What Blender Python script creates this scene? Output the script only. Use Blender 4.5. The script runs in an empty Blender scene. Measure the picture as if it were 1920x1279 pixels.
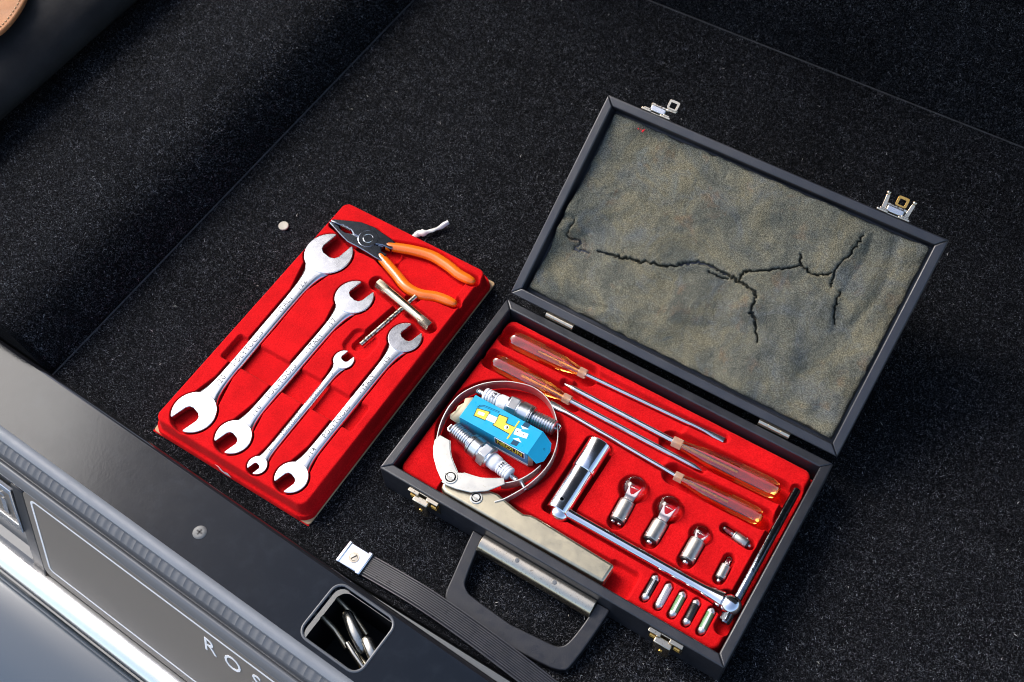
import bpy, bmesh, math, random
import numpy as np
from mathutils import Vector, Matrix, Euler
from mathutils.geometry import tessellate_polygon

# ------------------------------------------------------------------ camera, world, sun, exposure
S = 0.00085            # one model millimetre in metres
sc = bpy.context.scene
COL = sc.collection
R = math.radians
random.seed(7)
RNG = np.random.default_rng(7)

cam_d = bpy.data.cameras.new('camera')
cam = bpy.data.objects.new('camera', cam_d); COL.objects.link(cam)
cam_d.sensor_width = 36.0
cam_d.lens = 2155.53 / 1920 * 36
cam_d.clip_start = 0.01; cam_d.clip_end = 200
cam.location = (429.32*S, -356.78*S, 1127.35*S)
cam.rotation_euler = (R(32.308237), R(1.7714314), R(32.299826))
cam_d.dof.use_dof = True
cam_d.dof.focus_distance = 1225*S
cam_d.dof.aperture_fstop = 7.0
sc.camera = cam

SUN_DIR = Vector((-0.88, 0.08, 0.82)).normalized()      # towards the sun
world = bpy.data.worlds.new('World'); sc.world = world; world.use_nodes = True
wn = world.node_tree; wn.nodes.clear()
wo = wn.nodes.new('ShaderNodeOutputWorld'); wb = wn.nodes.new('ShaderNodeBackground')
ws = wn.nodes.new('ShaderNodeTexSky'); ws.sky_type = 'NISHITA'; ws.sun_disc = False
ws.sun_elevation = math.asin(SUN_DIR.z); ws.sun_rotation = math.atan2(SUN_DIR.x, SUN_DIR.y)
ws.air_density = 1.0; ws.dust_density = 3.0; ws.ozone_density = 1.0; ws.altitude = 100
wn.links.new(ws.outputs[0], wb.inputs[0]); wb.inputs[1].default_value = 0.148
wn.links.new(wb.outputs[0], wo.inputs[0])

sun_d = bpy.data.lights.new('sun', 'SUN'); sun_d.energy = 1.3; sun_d.angle = R(30); sun_d.color = (1, 0.98, 0.955)
sun = bpy.data.objects.new('sun', sun_d); COL.objects.link(sun)
sun.rotation_euler = (-SUN_DIR).to_track_quat('-Z', 'Y').to_euler()

sc.view_settings.view_transform = 'Standard'; sc.view_settings.look = 'None'
sc.view_settings.exposure = 1.05; sc.view_settings.gamma = 1.0; sc.view_settings.use_curve_mapping = False
sc.render.engine = 'CYCLES'
sc.cycles.use_denoising = True
try: sc.cycles.denoiser = 'OPENIMAGEDENOISE'
except Exception: pass
sc.cycles.filter_width = 1.05
sc.cycles.max_bounces = 10; sc.cycles.transmission_bounces = 10; sc.cycles.transparent_max_bounces = 16
sc.cycles.caustics_reflective = False; sc.cycles.caustics_refractive = True
sc.cycles.sample_clamp_indirect = 6

# ------------------------------------------------------------------ materials
def nt(name):
    m = bpy.data.materials.new(name); m.use_nodes = True
    t = m.node_tree; b = t.nodes['Principled BSDF']
    return m, t, b
def texco(t, kind='Object'):
    return t.nodes.new('ShaderNodeTexCoord').outputs[kind]
def noise(t, scale, detail=3, rough=.55, vec=None, dist=0):
    n = t.nodes.new('ShaderNodeTexNoise'); n.inputs['Scale'].default_value = scale
    n.inputs['Detail'].default_value = detail; n.inputs['Roughness'].default_value = rough
    n.inputs['Distortion'].default_value = dist
    if vec is not None: t.links.new(vec, n.inputs['Vector'])
    return n
def ramp(t, fac, stops):
    r = t.nodes.new('ShaderNodeValToRGB'); e = r.color_ramp.elements
    while len(e) < len(stops): e.new(0.5)
    for k, (p, c) in enumerate(stops):
        e[k].position = p; e[k].color = (*c, 1) if len(c) == 3 else c
    t.links.new(fac, r.inputs[0]); return r
def g(v): return (v, v, v)
def bump(t, b, height, strength=.3, dist=.0004):
    n = t.nodes.new('ShaderNodeBump'); n.inputs['Strength'].default_value = strength; n.inputs['Distance'].default_value = dist
    t.links.new(height, n.inputs['Height']); t.links.new(n.outputs[0], b.inputs['Normal']); return n
def mix(t, a, bcol, fac, mode='MIX'):
    m = t.nodes.new('ShaderNodeMix'); m.data_type = 'RGBA'; m.blend_type = mode
    for s, v in ((m.inputs[6], a), (m.inputs[7], bcol), (m.inputs[0], fac)):
        if hasattr(v, 'is_linked') or hasattr(v, 'links'): t.links.new(v, s)
        elif isinstance(v, (int, float)): s.default_value = v
        else: s.default_value = (*v, 1)
    return m.outputs[2]

def M_plain(name, col, rough=.5, metal=0., bscale=0, bstr=.2, bdist=.0003, var=0, vscale=60, spec=None, coat=0):
    m, t, b = nt(name)
    b.inputs['Base Color'].default_value = (*col, 1); b.inputs['Roughness'].default_value = rough; b.inputs['Metallic'].default_value = metal
    if spec is not None: b.inputs['Specular IOR Level'].default_value = spec
    if coat: b.inputs['Coat Weight'].default_value = coat; b.inputs['Coat Roughness'].default_value = .08
    co = texco(t)
    if var:
        n = noise(t, vscale, 4, .6, co)
        r = ramp(t, n.outputs[0], [(.3, tuple(c*(1-var) for c in col)), (.7, tuple(min(1, c*(1+var)) for c in col))])
        t.links.new(r.outputs[0], b.inputs['Base Color'])
        r2 = ramp(t, noise(t, vscale*2.3, 4, .6, co).outputs[0], [(.3, g(max(0.02, rough-.1))), (.75, g(min(1, rough+.14)))])
        t.links.new(r2.outputs[0], b.inputs['Roughness'])
    if bscale:
        bump(t, b, noise(t, bscale, 3, .6, co).outputs[0], bstr, bdist)
    return m

def M_carpet(name):
    m, t, b = nt(name); co = texco(t)
    n1 = noise(t, 900, 2, .7, co); n2 = noise(t, 9, 4, .6, co); n3 = noise(t, 1400, 2, .6, co)
    r1 = ramp(t, n1.outputs[0], [(.36, (.0016, .0017, .0021)), (.57, (.0045, .0048, .0058)), (.70, (.034, .035, .041))])
    r2 = ramp(t, n2.outputs[0], [(.3, g(.6)), (.7, g(1.3))])
    t.links.new(mix(t, r1.outputs[0], r2.outputs[0], 1.0, 'MULTIPLY'), b.inputs['Base Color'])
    b.inputs['Roughness'].default_value = .95; b.inputs['Specular IOR Level'].default_value = .04
    bump(t, b, n3.outputs[0], .8, .0012)
    return m
def M_pile(name):
    m, t, b = nt(name)
    gm = t.nodes.new('ShaderNodeNewGeometry')
    r = ramp(t, gm.outputs['Random Per Island'], [(0, (.0012, .0013, .0016)), (.33, (.0055, .0057, .0067)), (.66, (.028, .0288, .0325)), (.90, (.076, .078, .087)), (.985, (.165, .168, .18)), (1, (.36, .36, .37))])
    co = texco(t)
    tuft = ramp(t, noise(t, 85, 3, .6, co).outputs[0], [(.30, g(.50)), (.72, g(1.5))]); wear = ramp(t, noise(t, 11, 4, .6, co, .6).outputs[0], [(.3, g(.82)), (.72, g(1.42))])
    t.links.new(mix(t, mix(t, r.outputs[0], tuft.outputs[0], 1.0, 'MULTIPLY'), wear.outputs[0], 1.0, 'MULTIPLY'), b.inputs['Base Color'])
    b.inputs['Roughness'].default_value = .7; b.inputs['Specular IOR Level'].default_value = .12
    return m
def M_flock(name):
    m, t, b = nt(name); co = texco(t)
    n1 = noise(t, 900, 2, .7, co); n2 = noise(t, 40, 4, .6, co)
    r1 = ramp(t, n1.outputs[0], [(.3, (.50, .002, .004)), (.72, (.74, .010, .012))])
    r2 = ramp(t, n2.outputs[0], [(.3, g(.80)), (.7, g(1.08))])
    t.links.new(mix(t, r1.outputs[0], r2.outputs[0], 1.0, 'MULTIPLY'), b.inputs['Base Color'])
    lint = ramp(t, noise(t, 260, 3, .75, co).outputs[0], [(.735, g(0)), (.77, g(.5))])
    src = b.inputs['Base Color'].links[0].from_socket
    t.links.new(mix(t, src, (.75, .30, .30), lint.outputs[0]), b.inputs['Base Color'])
    b.inputs['Roughness'].default_value = .9; b.inputs['Specular IOR Level'].default_value = .08
    b.inputs['Sheen Weight'].default_value = .12; b.inputs['Sheen Roughness'].default_value = .4
    b.inputs['Sheen Tint'].default_value = (1, .25, .22, 1)
    bump(t, b, n1.outputs[0], .35, .0006)
    return m
def M_foam(name):
    m, t, b = nt(name); co = texco(t)
    nA = noise(t, 19, 6, .66, co, .8); nB = noise(t, 34, 5, .62, co, .8); nC = noise(t, 42, 5, .62, co, .5)
    fine = noise(t, 1100, 2, .75, co)
    base = ramp(t, nA.outputs[0], [(.30, (.072, .075, .064)), (.45, (.120, .117, .090)), (.57, (.150, .135, .090)), (.70, (.122, .130, .114))])
    blue = ramp(t, nB.outputs[0], [(.50, g(0)), (.68, g(.65))])
    c1 = mix(t, base.outputs[0], (.112, .120, .118), blue.outputs[0])
    br = ramp(t, nC.outputs[0], [(.58, g(0)), (.74, g(.6))])
    c2 = mix(t, c1, (.180, .108, .062), br.outputs[0])
    fr = ramp(t, fine.outputs[0], [(.34, g(.34)), (.5, g(1.0)), (.68, g(2.3))])
    c3 = mix(t, c2, fr.outputs[0], .85, 'MULTIPLY')
    t.links.new(c3, b.inputs['Base Color'])
    b.inputs['Roughness'].default_value = 1; b.inputs['Specular IOR Level'].default_value = .05
    bump(t, b, fine.outputs[0], .8, .0008)
    return m
def M_metal(name, col=(.8, .8, .8), rough=.2, brush=0, speck=0, specked=(.1, .08, .05), bstr=.08, bscale=350):
    m, t, b = nt(name); co = texco(t)
    b.inputs['Metallic'].default_value = 1; b.inputs['Base Color'].default_value = (*col, 1)
    n = noise(t, 110, 5, .65, co)
    rr = ramp(t, n.outputs[0], [(.3, g(max(.03, rough*.86))), (.72, g(min(1, rough*1.2)))])
    t.links.new(rr.outputs[0], b.inputs['Roughness'])
    if speck:
        n2 = noise(t, 420, 4, .7, co)
        r2 = ramp(t, n2.outputs[0], [(1-speck-.12, col), (1-speck, specked)])
        t.links.new(r2.outputs[0], b.inputs['Base Color'])
    n3 = noise(t, bscale, 3, .6, co)
    if brush:
        mp = t.nodes.new('ShaderNodeMapping'); mp.inputs['Scale'].default_value = (1, brush, 1); mp.inputs['Rotation'].default_value = (0, 0, .5)
        t.links.new(co, mp.inputs[0]); t.links.new(mp.outputs[0], n3.inputs['Vector'])
    bump(t, b, n3.outputs[0], bstr, .0003)
    return m
def M_leather(name, col, rough=.42, scale=900, strength=.35, spec=.75):
    m, t, b = nt(name); co = texco(t)
    v = t.nodes.new('ShaderNodeTexVoronoi'); v.inputs['Scale'].default_value = scale; t.links.new(co, v.inputs['Vector'])
    n = noise(t, 22, 5, .6, co)
    r = ramp(t, n.outputs[0], [(.3, tuple(c*.8 for c in col)), (.7, tuple(c*1.3 for c in col))])
    t.links.new(r.outputs[0], b.inputs['Base Color'])
    rr = ramp(t, noise(t, 70, 4, .6, co).outputs[0], [(.3, g(rough-.06)), (.7, g(rough+.1))])
    t.links.new(rr.outputs[0], b.inputs['Roughness'])
    bump(t, b, v.outputs['Distance'], strength, .00035)
    b.inputs['Specular IOR Level'].default_value = spec
    return m
def M_sill(name):
    m, t, b = nt(name); co = texco(t)
    dust = ramp(t, noise(t, 55, 8, .72, co, .4).outputs[0], [(.50, g(0)), (.80, g(.28))])
    spk = ramp(t, noise(t, 210, 3, .8, co).outputs[0], [(.755, g(0)), (.775, g(.8))])
    c1 = mix(t, (.0040, .0068, .0115), (.028, .036, .048), dust.outputs[0])
    t.links.new(mix(t, c1, (.16, .18, .20), spk.outputs[0]), b.inputs['Base Color'])
    rr = ramp(t, noise(t, 28, 7, .7, co, .5).outputs[0], [(.3, g(.09)), (.75, g(.17))])
    t.links.new(rr.outputs[0], b.inputs['Roughness']); b.inputs['Specular IOR Level'].default_value = .20
    bump(t, b, noise(t, 420, 3, .6, co).outputs[0], .10, .0004)
    return m
def M_thin_glass(name, tint=(.98, .96, .96)):
    m = bpy.data.materials.new(name); m.use_nodes = True; t = m.node_tree; t.nodes.clear()
    o = t.nodes.new('ShaderNodeOutputMaterial'); mx = t.nodes.new('ShaderNodeMixShader')
    tr = t.nodes.new('ShaderNodeBsdfTransparent'); tr.inputs[0].default_value = (*tint, 1)
    gl = t.nodes.new('ShaderNodeBsdfGlossy'); gl.inputs['Roughness'].default_value = .03
    fr = t.nodes.new('ShaderNodeFresnel'); fr.inputs[0].default_value = 1.55
    mm = t.nodes.new('ShaderNodeMath'); mm.operation = 'MULTIPLY'; mm.inputs[1].default_value = 1.15; mm.use_clamp = True
    t.links.new(fr.outputs[0], mm.inputs[0]); t.links.new(mm.outputs[0], mx.inputs[0])
    t.links.new(tr.outputs[0], mx.inputs[1]); t.links.new(gl.outputs[0], mx.inputs[2]); t.links.new(mx.outputs[0], o.inputs[0])
    return m
def M_collar(name):
    m, t, b = nt(name)
    b.inputs['Base Color'].default_value = (1.0, .62, .42, 1); b.inputs['Transmission Weight'].default_value = .65
    b.inputs['IOR'].default_value = 1.5; b.inputs['Roughness'].default_value = .25
    return m
def M_amber(name):
    m, t, b = nt(name)
    b.inputs['Base Color'].default_value = (1.0, .52, .09, 1); b.inputs['Transmission Weight'].default_value = 1
    b.inputs['IOR'].default_value = 1.52; b.inputs['Roughness'].default_value = .04
    b.inputs['Coat Weight'].default_value = 1; b.inputs['Coat IOR'].default_value = 1.8; b.inputs['Coat Roughness'].default_value = .03
    return m

MT = dict(
    carpet=M_carpet('black_carpet'), pile=M_pile('carpet_fibre'), flock=M_flock('red_flock'), foam=M_foam('grey_foam'),
    case=M_leather('black_leatherette', (.0150, .0158, .0200), .36, 1100, .2), caseint=M_plain('case_lining', (.006, .0055, .006), .6),
    wrench=M_metal('satin_chrome', (.70, .71, .73), .29, 12, 0, bstr=.03), jaw=M_metal('ground_steel', (.72, .73, .75), .20, 25, 0, bstr=.06),
    chrome=M_metal('bright_chrome', (.84, .84, .85), .13, 0, 0, bstr=.05), darkchrome=M_metal('bar_reflection_chrome', (.20, .22, .25), .16, 0, .36, (.03, .035, .045), .35, 260),  # tommy bar chrome darkened in its base colour, standing for dark reflections
    pchrome=M_metal('pliers_reflection_chrome', (.26, .29, .34), .12, 0, .30, (.06, .07, .10), .12, 200),  # pliers head is chrome; its dark reflection is put into the base colour
    nickel=M_metal('nickel', (.66, .57, .43), .24, 0, .30, (.25, .18, .11), .06), brass=M_metal('brass', (.80, .46, .12), .25, 0, .3, (.4, .2, .05)),
    zinc=M_metal('yellow_zinc', (.64, .63, .58), .38, 0, .30, (.57, .55, .47), .02, 160), zinc2=M_metal('tan_zinc', (.56, .50, .36), .38, 0, .30, (.50, .44, .29), .02, 120),
    steel=M_metal('bare_steel', (.66, .65, .64), .27, 0, .24, (.40, .36, .32), .03), etch=M_plain('etched_steel', (.16, .165, .17), .8, spec=.1),
    shaft=M_metal('driver_shaft', (.80, .79, .78), .24, bstr=.02), band=M_metal('band_steel', (.70, .69, .68), .45, bstr=.02), cap=M_metal('bulb_cap', (.52, .49, .44), .42, 0, .25, (.38, .35, .30), .02),
    dullzinc=M_plain('dull_zinc', (.15, .15, .145), .6, .3, var=.2, vscale=200),
    latchm=M_metal('latch_steel', (.50, .48, .42), .24, 0, .3, (.24, .21, .15)),
    plug=M_metal('plug_steel', (.74, .75, .76), .30, bstr=.02),
    rod=M_metal('rusty_rod', (.70, .64, .52), .25, 0, .42, (.16, .11, .07), .2),
    amber=M_amber('amber_plastic'), collar=M_collar('pale_collar'), trim=M_metal('trim_chrome', (.92, .92, .92), .24, bstr=.01), orange=M_plain('orange_vinyl', (.92, .175, .008), .24, 0, 160, .04, .0004, .06, 40, coat=.8),
    porcelain=M_plain('white_porcelain', (.82, .82, .83), .18, var=.03), black=M_plain('black_plastic', (.012, .012, .014), .42, 0, 900, .2, .0002),
    handle=M_plain('handle_plastic', (.010, .010, .0125), .38, 0, 800, .35, .0003, .2, 50), rubber=M_plain('strap_rubber', (.020, .020, .024), .34, 0, 300, .15, .0003, .2, 60),
    blue=M_plain('blue_card', (.012, .40, .66), .34, 0, 60, .05, .0003, .06, 40), bluedark=M_plain('dark_blue_print', (.006, .06, .12), .4), yellow=M_plain('yellow_print', (.80, .62, .06), .4),
    white=M_plain('white_print', (.86, .86, .86), .5), blackink=M_plain('black_print', (.006, .006, .006), .5), cream=M_plain('cream_card', (.62, .50, .33), .8, 0, 200, .2, .0003, .12, 60),
    board=M_plain('tan_board', (.50, .33, .18), .85, 0, 250, .3, .0004, .15, 80), paper=M_plain('white_paper', (.78, .76, .72), .8, 0, 120, .3, .0006, .08, 50),
    glass=M_thin_glass('bulb_glass'), pglass=M_plain('milky_glass', (.80, .68, .68), .45, spec=.3), fgreen=M_plain('green_ceramic', (.12, .25, .11), .4, var=.2), fblack=M_plain('black_ceramic', (.014, .014, .015), .4),
    fwhite=M_plain('pale_ceramic', (.62, .52, .55), .3), tin=M_metal('dull_tin', (.70, .70, .69), .38, 0, .25, (.45, .45, .44)), coin=M_plain('ivory_disc', (.46, .42, .33), .5, 0, 250, .25, .0004, .1, 120),
    binding=M_plain('grey_binding', (.045, .045, .048), .8, 0, 700, .4, .0004, .3, 60),
    lint=M_plain('pale_lint', (.5, .48, .42), .9), sillm=M_sill('sill_satin'),
    ground=M_plain('paving', (.30, .29, .27), .9, 0, 30, .3, .004, .15, 3),  # pale surface of the added ground that bounces light
    nose=M_plain('sill_edge', (.012, .012, .014), .10, coat=.6),
    sill=M_plain('sill_plastic', (.006, .0085, .012), .17, 0, 420, .10, .0004, spec=.28), lip=M_plain('grey_edge', (.17, .185, .205), .5, 0, 300, .1, .0003, .06, 30),
    seal=M_plain('grey_seal', (.095, .10, .108), .6, var=.12, vscale=40), paint=M_plain('dark_grey_paint', (.095, .10, .108), .42, coat=.2),
    bumper=M_plain('bumper_paint', (.055, .072, .09), .22, coat=.5), plate=M_plain('number_plate', (.175, .150, .122), .55),
    bleather=M_leather('black_leather', (.018, .017, .017), .7, 260, .3, .2), tan=M_leather('tan_leather', (.36, .155, .06), .6, 700, .3, .3), stitch=M_plain('stitching', (.55, .33, .16), .7),
    bodydark=M_plain('underbody_black', (.012, .012, .013), .7), red=M_plain('red_fluff', (.7, .02, .03), .9),
)

# ------------------------------------------------------------------ mesh helpers
class MB:
    def __init__(s): s.v = []; s.f = []
    def add(s, v, f):
        o = len(s.v); s.v.extend([tuple(map(float, p)) for p in v]); s.f.extend([tuple(i+o for i in q) for q in f]); return s
    def box(s, x0, x1, y0, y1, z0, z1):
        v = [(x, y, z) for z in (z0, z1) for y in (y0, y1) for x in (x0, x1)]
        return s.add(v, [(0, 2, 3, 1), (4, 5, 7, 6), (0, 1, 5, 4), (2, 6, 7, 3), (0, 4, 6, 2), (1, 3, 7, 5)])
    def prism(s, poly, z0, z1, holes=()):
        loops = [list(poly)] + [list(h) for h in holes]
        flat = [p for l in loops for p in l]; n = len(flat)
        zf0 = z0 if callable(z0) else (lambda x, y: z0); zf1 = z1 if callable(z1) else (lambda x, y: z1)
        v = [(x, y, zf0(x, y)) for x, y in flat] + [(x, y, zf1(x, y)) for x, y in flat]
        f = []
        area = lambda l: sum(l[i][0]*l[(i+1) % len(l)][1]-l[(i+1) % len(l)][0]*l[i][1] for i in range(len(l)))
        if not holes:
            r = list(range(n))
            if area(poly) < 0: r = r[::-1]
            f.append(tuple(i+n for i in r)); f.append(tuple(r[::-1]))
        else:
            for tr in tessellate_polygon([[Vector((x, y, 0)) for x, y in l] for l in loops]):
                a, b, c = [flat[i] for i in tr]
                if (b[0]-a[0])*(c[1]-a[1])-(b[1]-a[1])*(c[0]-a[0]) < 0: tr = tr[::-1]
                f.append(tuple(i+n for i in tr)); f.append(tuple(tr[::-1]))
        o = 0
        for k, l in enumerate(loops):
            m = len(l); ccw = area(l) > 0
            if k > 0: ccw = not ccw
            for i in range(m):
                a, b = o+i, o+(i+1) % m
                f.append((a, b, b+n, a+n) if (ccw if k == 0 else not ccw) == True and k == 0 else ((b, a, a+n, b+n) if k == 0 else ((a, b, b+n, a+n) if area(l) < 0 else (b, a, a+n, b+n))))
            o += m
        return s.add(v, f)
    def tube(s, path, rad, n=16, caps=True, squash=1.0, up=(0, 0, 1), sect=None):
        P = [Vector(p) for p in path]; m = len(P)
        rad = rad if hasattr(rad, '__len__') else [rad]*m
        upv = Vector(up); rings = []
        for i in range(m):
            d = (P[min(i+1, m-1)]-P[max(i-1, 0)]).normalized()
            a = d.cross(upv)
            if a.length < 1e-4: a = d.cross(Vector((1, 0, 0)))
            a.normalize(); b = a.cross(d).normalized()
            ring = []
            for k in range(n):
                th = 2*math.pi*k/n; rr = rad[i]*(sect(th, i) if sect else 1)
                ring.append(P[i]+a*(rr*math.cos(th))+b*(rr*math.sin(th)*squash))
            rings.append(ring)
        v = [tuple(p) for r in rings for p in r]; f = []
        for i in range(m-1):
            for k in range(n):
                k2 = (k+1) % n
                f.append((i*n+k, i*n+k2, (i+1)*n+k2, (i+1)*n+k))
        if caps:
            f.append(tuple(range(n-1, -1, -1))); f.append(tuple((m-1)*n+k for k in range(n)))
        return s.add(v, f)
    def lathe(s, prof, n=24, origin=(0, 0, 0), axis=(0, 1, 0), sect=None, caps=True):
        ax = Vector(axis).normalized(); o = Vector(origin)
        return s.tube([o+ax*p for p, r in prof], [max(r, .02) for p, r in prof], n, caps, sect=sect)
    def loft(s, rings, caps=True):
        n = len(rings[0]); v = [p for r in rings for p in r]; f = []
        for i in range(len(rings)-1):
            for k in range(n):
                k2 = (k+1) % n; f.append((i*n+k, i*n+k2, (i+1)*n+k2, (i+1)*n+k))
        if caps: f.append(tuple(range(n-1, -1, -1))); f.append(tuple((len(rings)-1)*n+k for k in range(n)))
        return s.add(v, f)
    def sphere(s, c, r, n=20, m=12, sq=(1, 1, 1)):
        v = []; f = []
        for i in range(m+1):
            ph = math.pi*i/m
            for k in range(n):
                th = 2*math.pi*k/n
                v.append((c[0]+r*sq[0]*math.sin(ph)*math.cos(th), c[1]+r*sq[1]*math.sin(ph)*math.sin(th), c[2]+r*sq[2]*math.cos(ph)))
        for i in range(m):
            for k in range(n):
                k2 = (k+1) % n; f.append((i*n+k, (i+1)*n+k, (i+1)*n+k2, i*n+k2))
        return s.add(v, f)
    def xf(s, mat):
        s.v = [tuple(mat @ Vector(p)) for p in s.v]; return s
    def build(s, name, mat, parent=None, bevel=0, seg=2, smooth=True, ang=38, recalc=True):
        me = bpy.data.meshes.new(name)
        me.from_pydata([(a*S, b*S, c*S) for a, b, c in s.v], [], s.f)
        if recalc:
            bm = bmesh.new(); bm.from_mesh(me); bmesh.ops.remove_doubles(bm, verts=bm.verts, dist=1e-7)
            bmesh.ops.recalc_face_normals(bm, faces=bm.faces); bm.to_mesh(me); bm.free()
        return finish(name, me, mat, parent, bevel, seg, smooth, ang)
def finish(name, me, mat, parent=None, bevel=0, seg=2, smooth=True, ang=38):
    me.materials.append(MT[mat] if isinstance(mat, str) else mat)
    if smooth:
        me.polygons.foreach_set('use_smooth', [True]*len(me.polygons)); me.set_sharp_from_angle(angle=R(ang))
    me.update()
    o = bpy.data.objects.new(name, me); COL.objects.link(o)
    if parent: o.parent = parent
    if bevel:
        b = o.modifiers.new('bevel', 'BEVEL'); b.width = bevel*S; b.segments = seg; b.limit_method = 'ANGLE'; b.angle_limit = R(32)
    return o
def fast_mesh(name, V, F):
    me = bpy.data.meshes.new(name); k = F.shape[1]
    me.vertices.add(len(V)); me.vertices.foreach_set('co', (np.asarray(V, np.float32)*S).ravel())
    me.loops.add(F.size); me.loops.foreach_set('vertex_index', F.astype(np.int32).ravel())
    me.polygons.add(len(F)); me.polygons.foreach_set('loop_start', np.arange(0, F.size, k, dtype=np.int32))
    me.update(calc_edges=True); me.validate(); return me
def field(name, X, Y, Z, mat, parent=None, keep=None):
    ny, nx = Z.shape
    V = np.stack([X.ravel(), Y.ravel(), Z.ravel()], 1); idx = np.arange(ny*nx).reshape(ny, nx)
    F = np.stack([idx[:-1, :-1], idx[:-1, 1:], idx[1:, 1:], idx[1:, :-1]], -1).reshape(-1, 4)
    me = fast_mesh(name, V, F)
    return finish(name, me, mat, parent, smooth=True, ang=180)
def thing(name, label, cat, loc=(0, 0, 0), rz=0, group=None, rot=None):
    o = bpy.data.objects.new(name, None); COL.objects.link(o); o.empty_display_size = .01
    o.location = tuple(c*S for c in loc); o.rotation_euler = rot if rot else (0, 0, rz)
    return tag(o, label, cat, group)
def tag(o, label, cat, group=None):
    o['label'] = label; o['category'] = cat
    if group: o['group'] = group
    return o
def struct(o, kind='structure', label=None):
    o['kind'] = kind
    if label: o['label'] = label
    return o
def text(name, s, size, mat, parent, matrix, depth=.15, shear=0, space=1.0, sx=1.0, bold=0.0):
    c = bpy.data.curves.new('lettering', 'FONT'); c.body = s; c.size = size*S; c.extrude = depth*S; c.shear = shear; c.space_character = space
    c.align_x = 'CENTER'; c.align_y = 'CENTER'; c.resolution_u = 3; c.offset = bold*S
    o = bpy.data.objects.new('tmp', c); COL.objects.link(o)
    me = bpy.data.meshes.new_from_object(o.evaluated_get(bpy.context.evaluated_depsgraph_get()))
    bpy.data.objects.remove(o); bpy.data.curves.remove(c)
    me.materials.clear()
    mm = matrix.copy(); mm.translation = mm.translation*S
    me.transform(mm @ Matrix.Diagonal((sx, 1, 1, 1)))
    return finish(name, me, mat, parent, smooth=False)
def frame(o, x, y):
    x = Vector(x).normalized(); y = Vector(y); z = x.cross(y).normalized(); y = z.cross(x)
    m = Matrix((x, y, z)).transposed().to_4x4(); m.translation = Vector(o); return m
def arc(cx, cy, r, a0, a1, n):
    return [(cx+r*math.cos(R(a0+(a1-a0)*i/n)), cy+r*math.sin(R(a0+(a1-a0)*i/n))) for i in range(n+1)]
def rrect(x0, x1, y0, y1, r, n=5):
    return arc(x1-r, y0+r, r, -90, 0, n)+arc(x1-r, y1-r, r, 0, 90, n)+arc(x0+r, y1-r, r, 90, 180, n)+arc(x0+r, y0+r, r, 180, 270, n)
def spline(pts, n=8):
    P = [np.array(p, float) for p in pts]; out = []
    for i in range(len(P)-1):
        p0 = P[max(i-1, 0)]; p1 = P[i]; p2 = P[i+1]; p3 = P[min(i+2, len(P)-1)]
        for k in range(n):
            t = k/n
            out.append(tuple(.5*((2*p1)+(-p0+p2)*t+(2*p0-5*p1+4*p2-p3)*t*t+(-p0+3*p1-3*p2+p3)*t**3)))
    out.append(tuple(P[-1])); return out
# signed distances on numpy grids (model mm)
def sd_cap(X, Y, a, b, r, r2=None):
    ax, ay = a; bx, by = b; dx, dy = bx-ax, by-ay; t = np.clip(((X-ax)*dx+(Y-ay)*dy)/(dx*dx+dy*dy+1e-9), 0, 1)
    rr = r if r2 is None else r+(r2-r)*t
    return np.hypot(X-ax-t*dx, Y-ay-t*dy)-rr
def sd_box(X, Y, x0, x1, y0, y1, r):
    qx = np.abs(X-(x0+x1)/2)-(x1-x0)/2+r; qy = np.abs(Y-(y0+y1)/2)-(y1-y0)/2+r
    return np.hypot(np.maximum(qx, 0), np.maximum(qy, 0))+np.minimum(np.maximum(qx, qy), 0)-r
def sd_line(X, Y, pts):
    d = np.full(X.shape, 1e9)
    for a, b in zip(pts[:-1], pts[1:]): d = np.minimum(d, sd_cap(X, Y, a, b, 0))
    return d
def sstep(x, a, b):
    t = np.clip((x-a)/(b-a), 0, 1); return t*t*(3-2*t)
def pocket(Z, sd, floor, soft=2.2):
    t = 1-sstep(sd, -soft*.75, soft*.25); return np.minimum(Z, Z*(1-t)+floor*t)
def blur_noise(shape, sigma, rng):
    h, w = shape; f = np.fft.rfft2(rng.standard_normal(shape))
    ky = np.fft.fftfreq(h)[:, None]; kx = np.fft.rfftfreq(w)[None]
    o = np.fft.irfft2(f*np.exp(-2*(np.pi*sigma)**2*(kx*kx+ky*ky)), shape); return o/o.std()

# ------------------------------------------------------------------ the boot: floor, side wall, back wall, sill
floor = struct(MB().box(-411, 1000, -104, 812, -9, 0).build('boot_floor', 'carpet', bevel=1.2))
MB().tube([(-411.2, -95, -.3), (-411.2, 400, -.1), (-411.2, 812, -.3)], 1.1, 8).build('edge_binding', 'binding', floor)
MB().tube([(-411, 812.4, -.3), (300, 812.4, -.2), (1000, 812.4, -.3)], 1.0, 8).build('edge_binding', 'binding', floor)
WALL = spline([(-413.5, -12), (-414, 1), (-421, 16), (-433, 36), (-450, 53), (-474, 63), (-510, 67), (-580, 66), (-640, 61), (-730, 52)], 6)
mb = MB(); n = len(WALL)
yf = lambda x: -97.0-.042*(x+200)
mb.add([(x, yf(x), z) for x, z in WALL]+[(x, 900, z) for x, z in WALL]+[(x, yf(x)-.2, -13) for x, z in WALL], [(i, i+1, i+1+n, i+n) for i in range(n-1)]+[(i, i+2*n, i+1+2*n, i+1) for i in range(n-1)])
struct(mb.build('boot_side_wall', 'carpet', recalc=False))
struct(MB().box(-950, 1000, -100, 860, -30, -12).build('boot_pan', 'bodydark'))
mb = MB(); BW = spline([(816, -10), (818, 60), (826, 200), (850, 420)], 5); n = len(BW)
mb.add([(-700, y, z) for y, z in BW]+[(1000, y, z) for y, z in BW], [(i, i+n, i+1+n, i+1) for i in range(n-1)])
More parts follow.
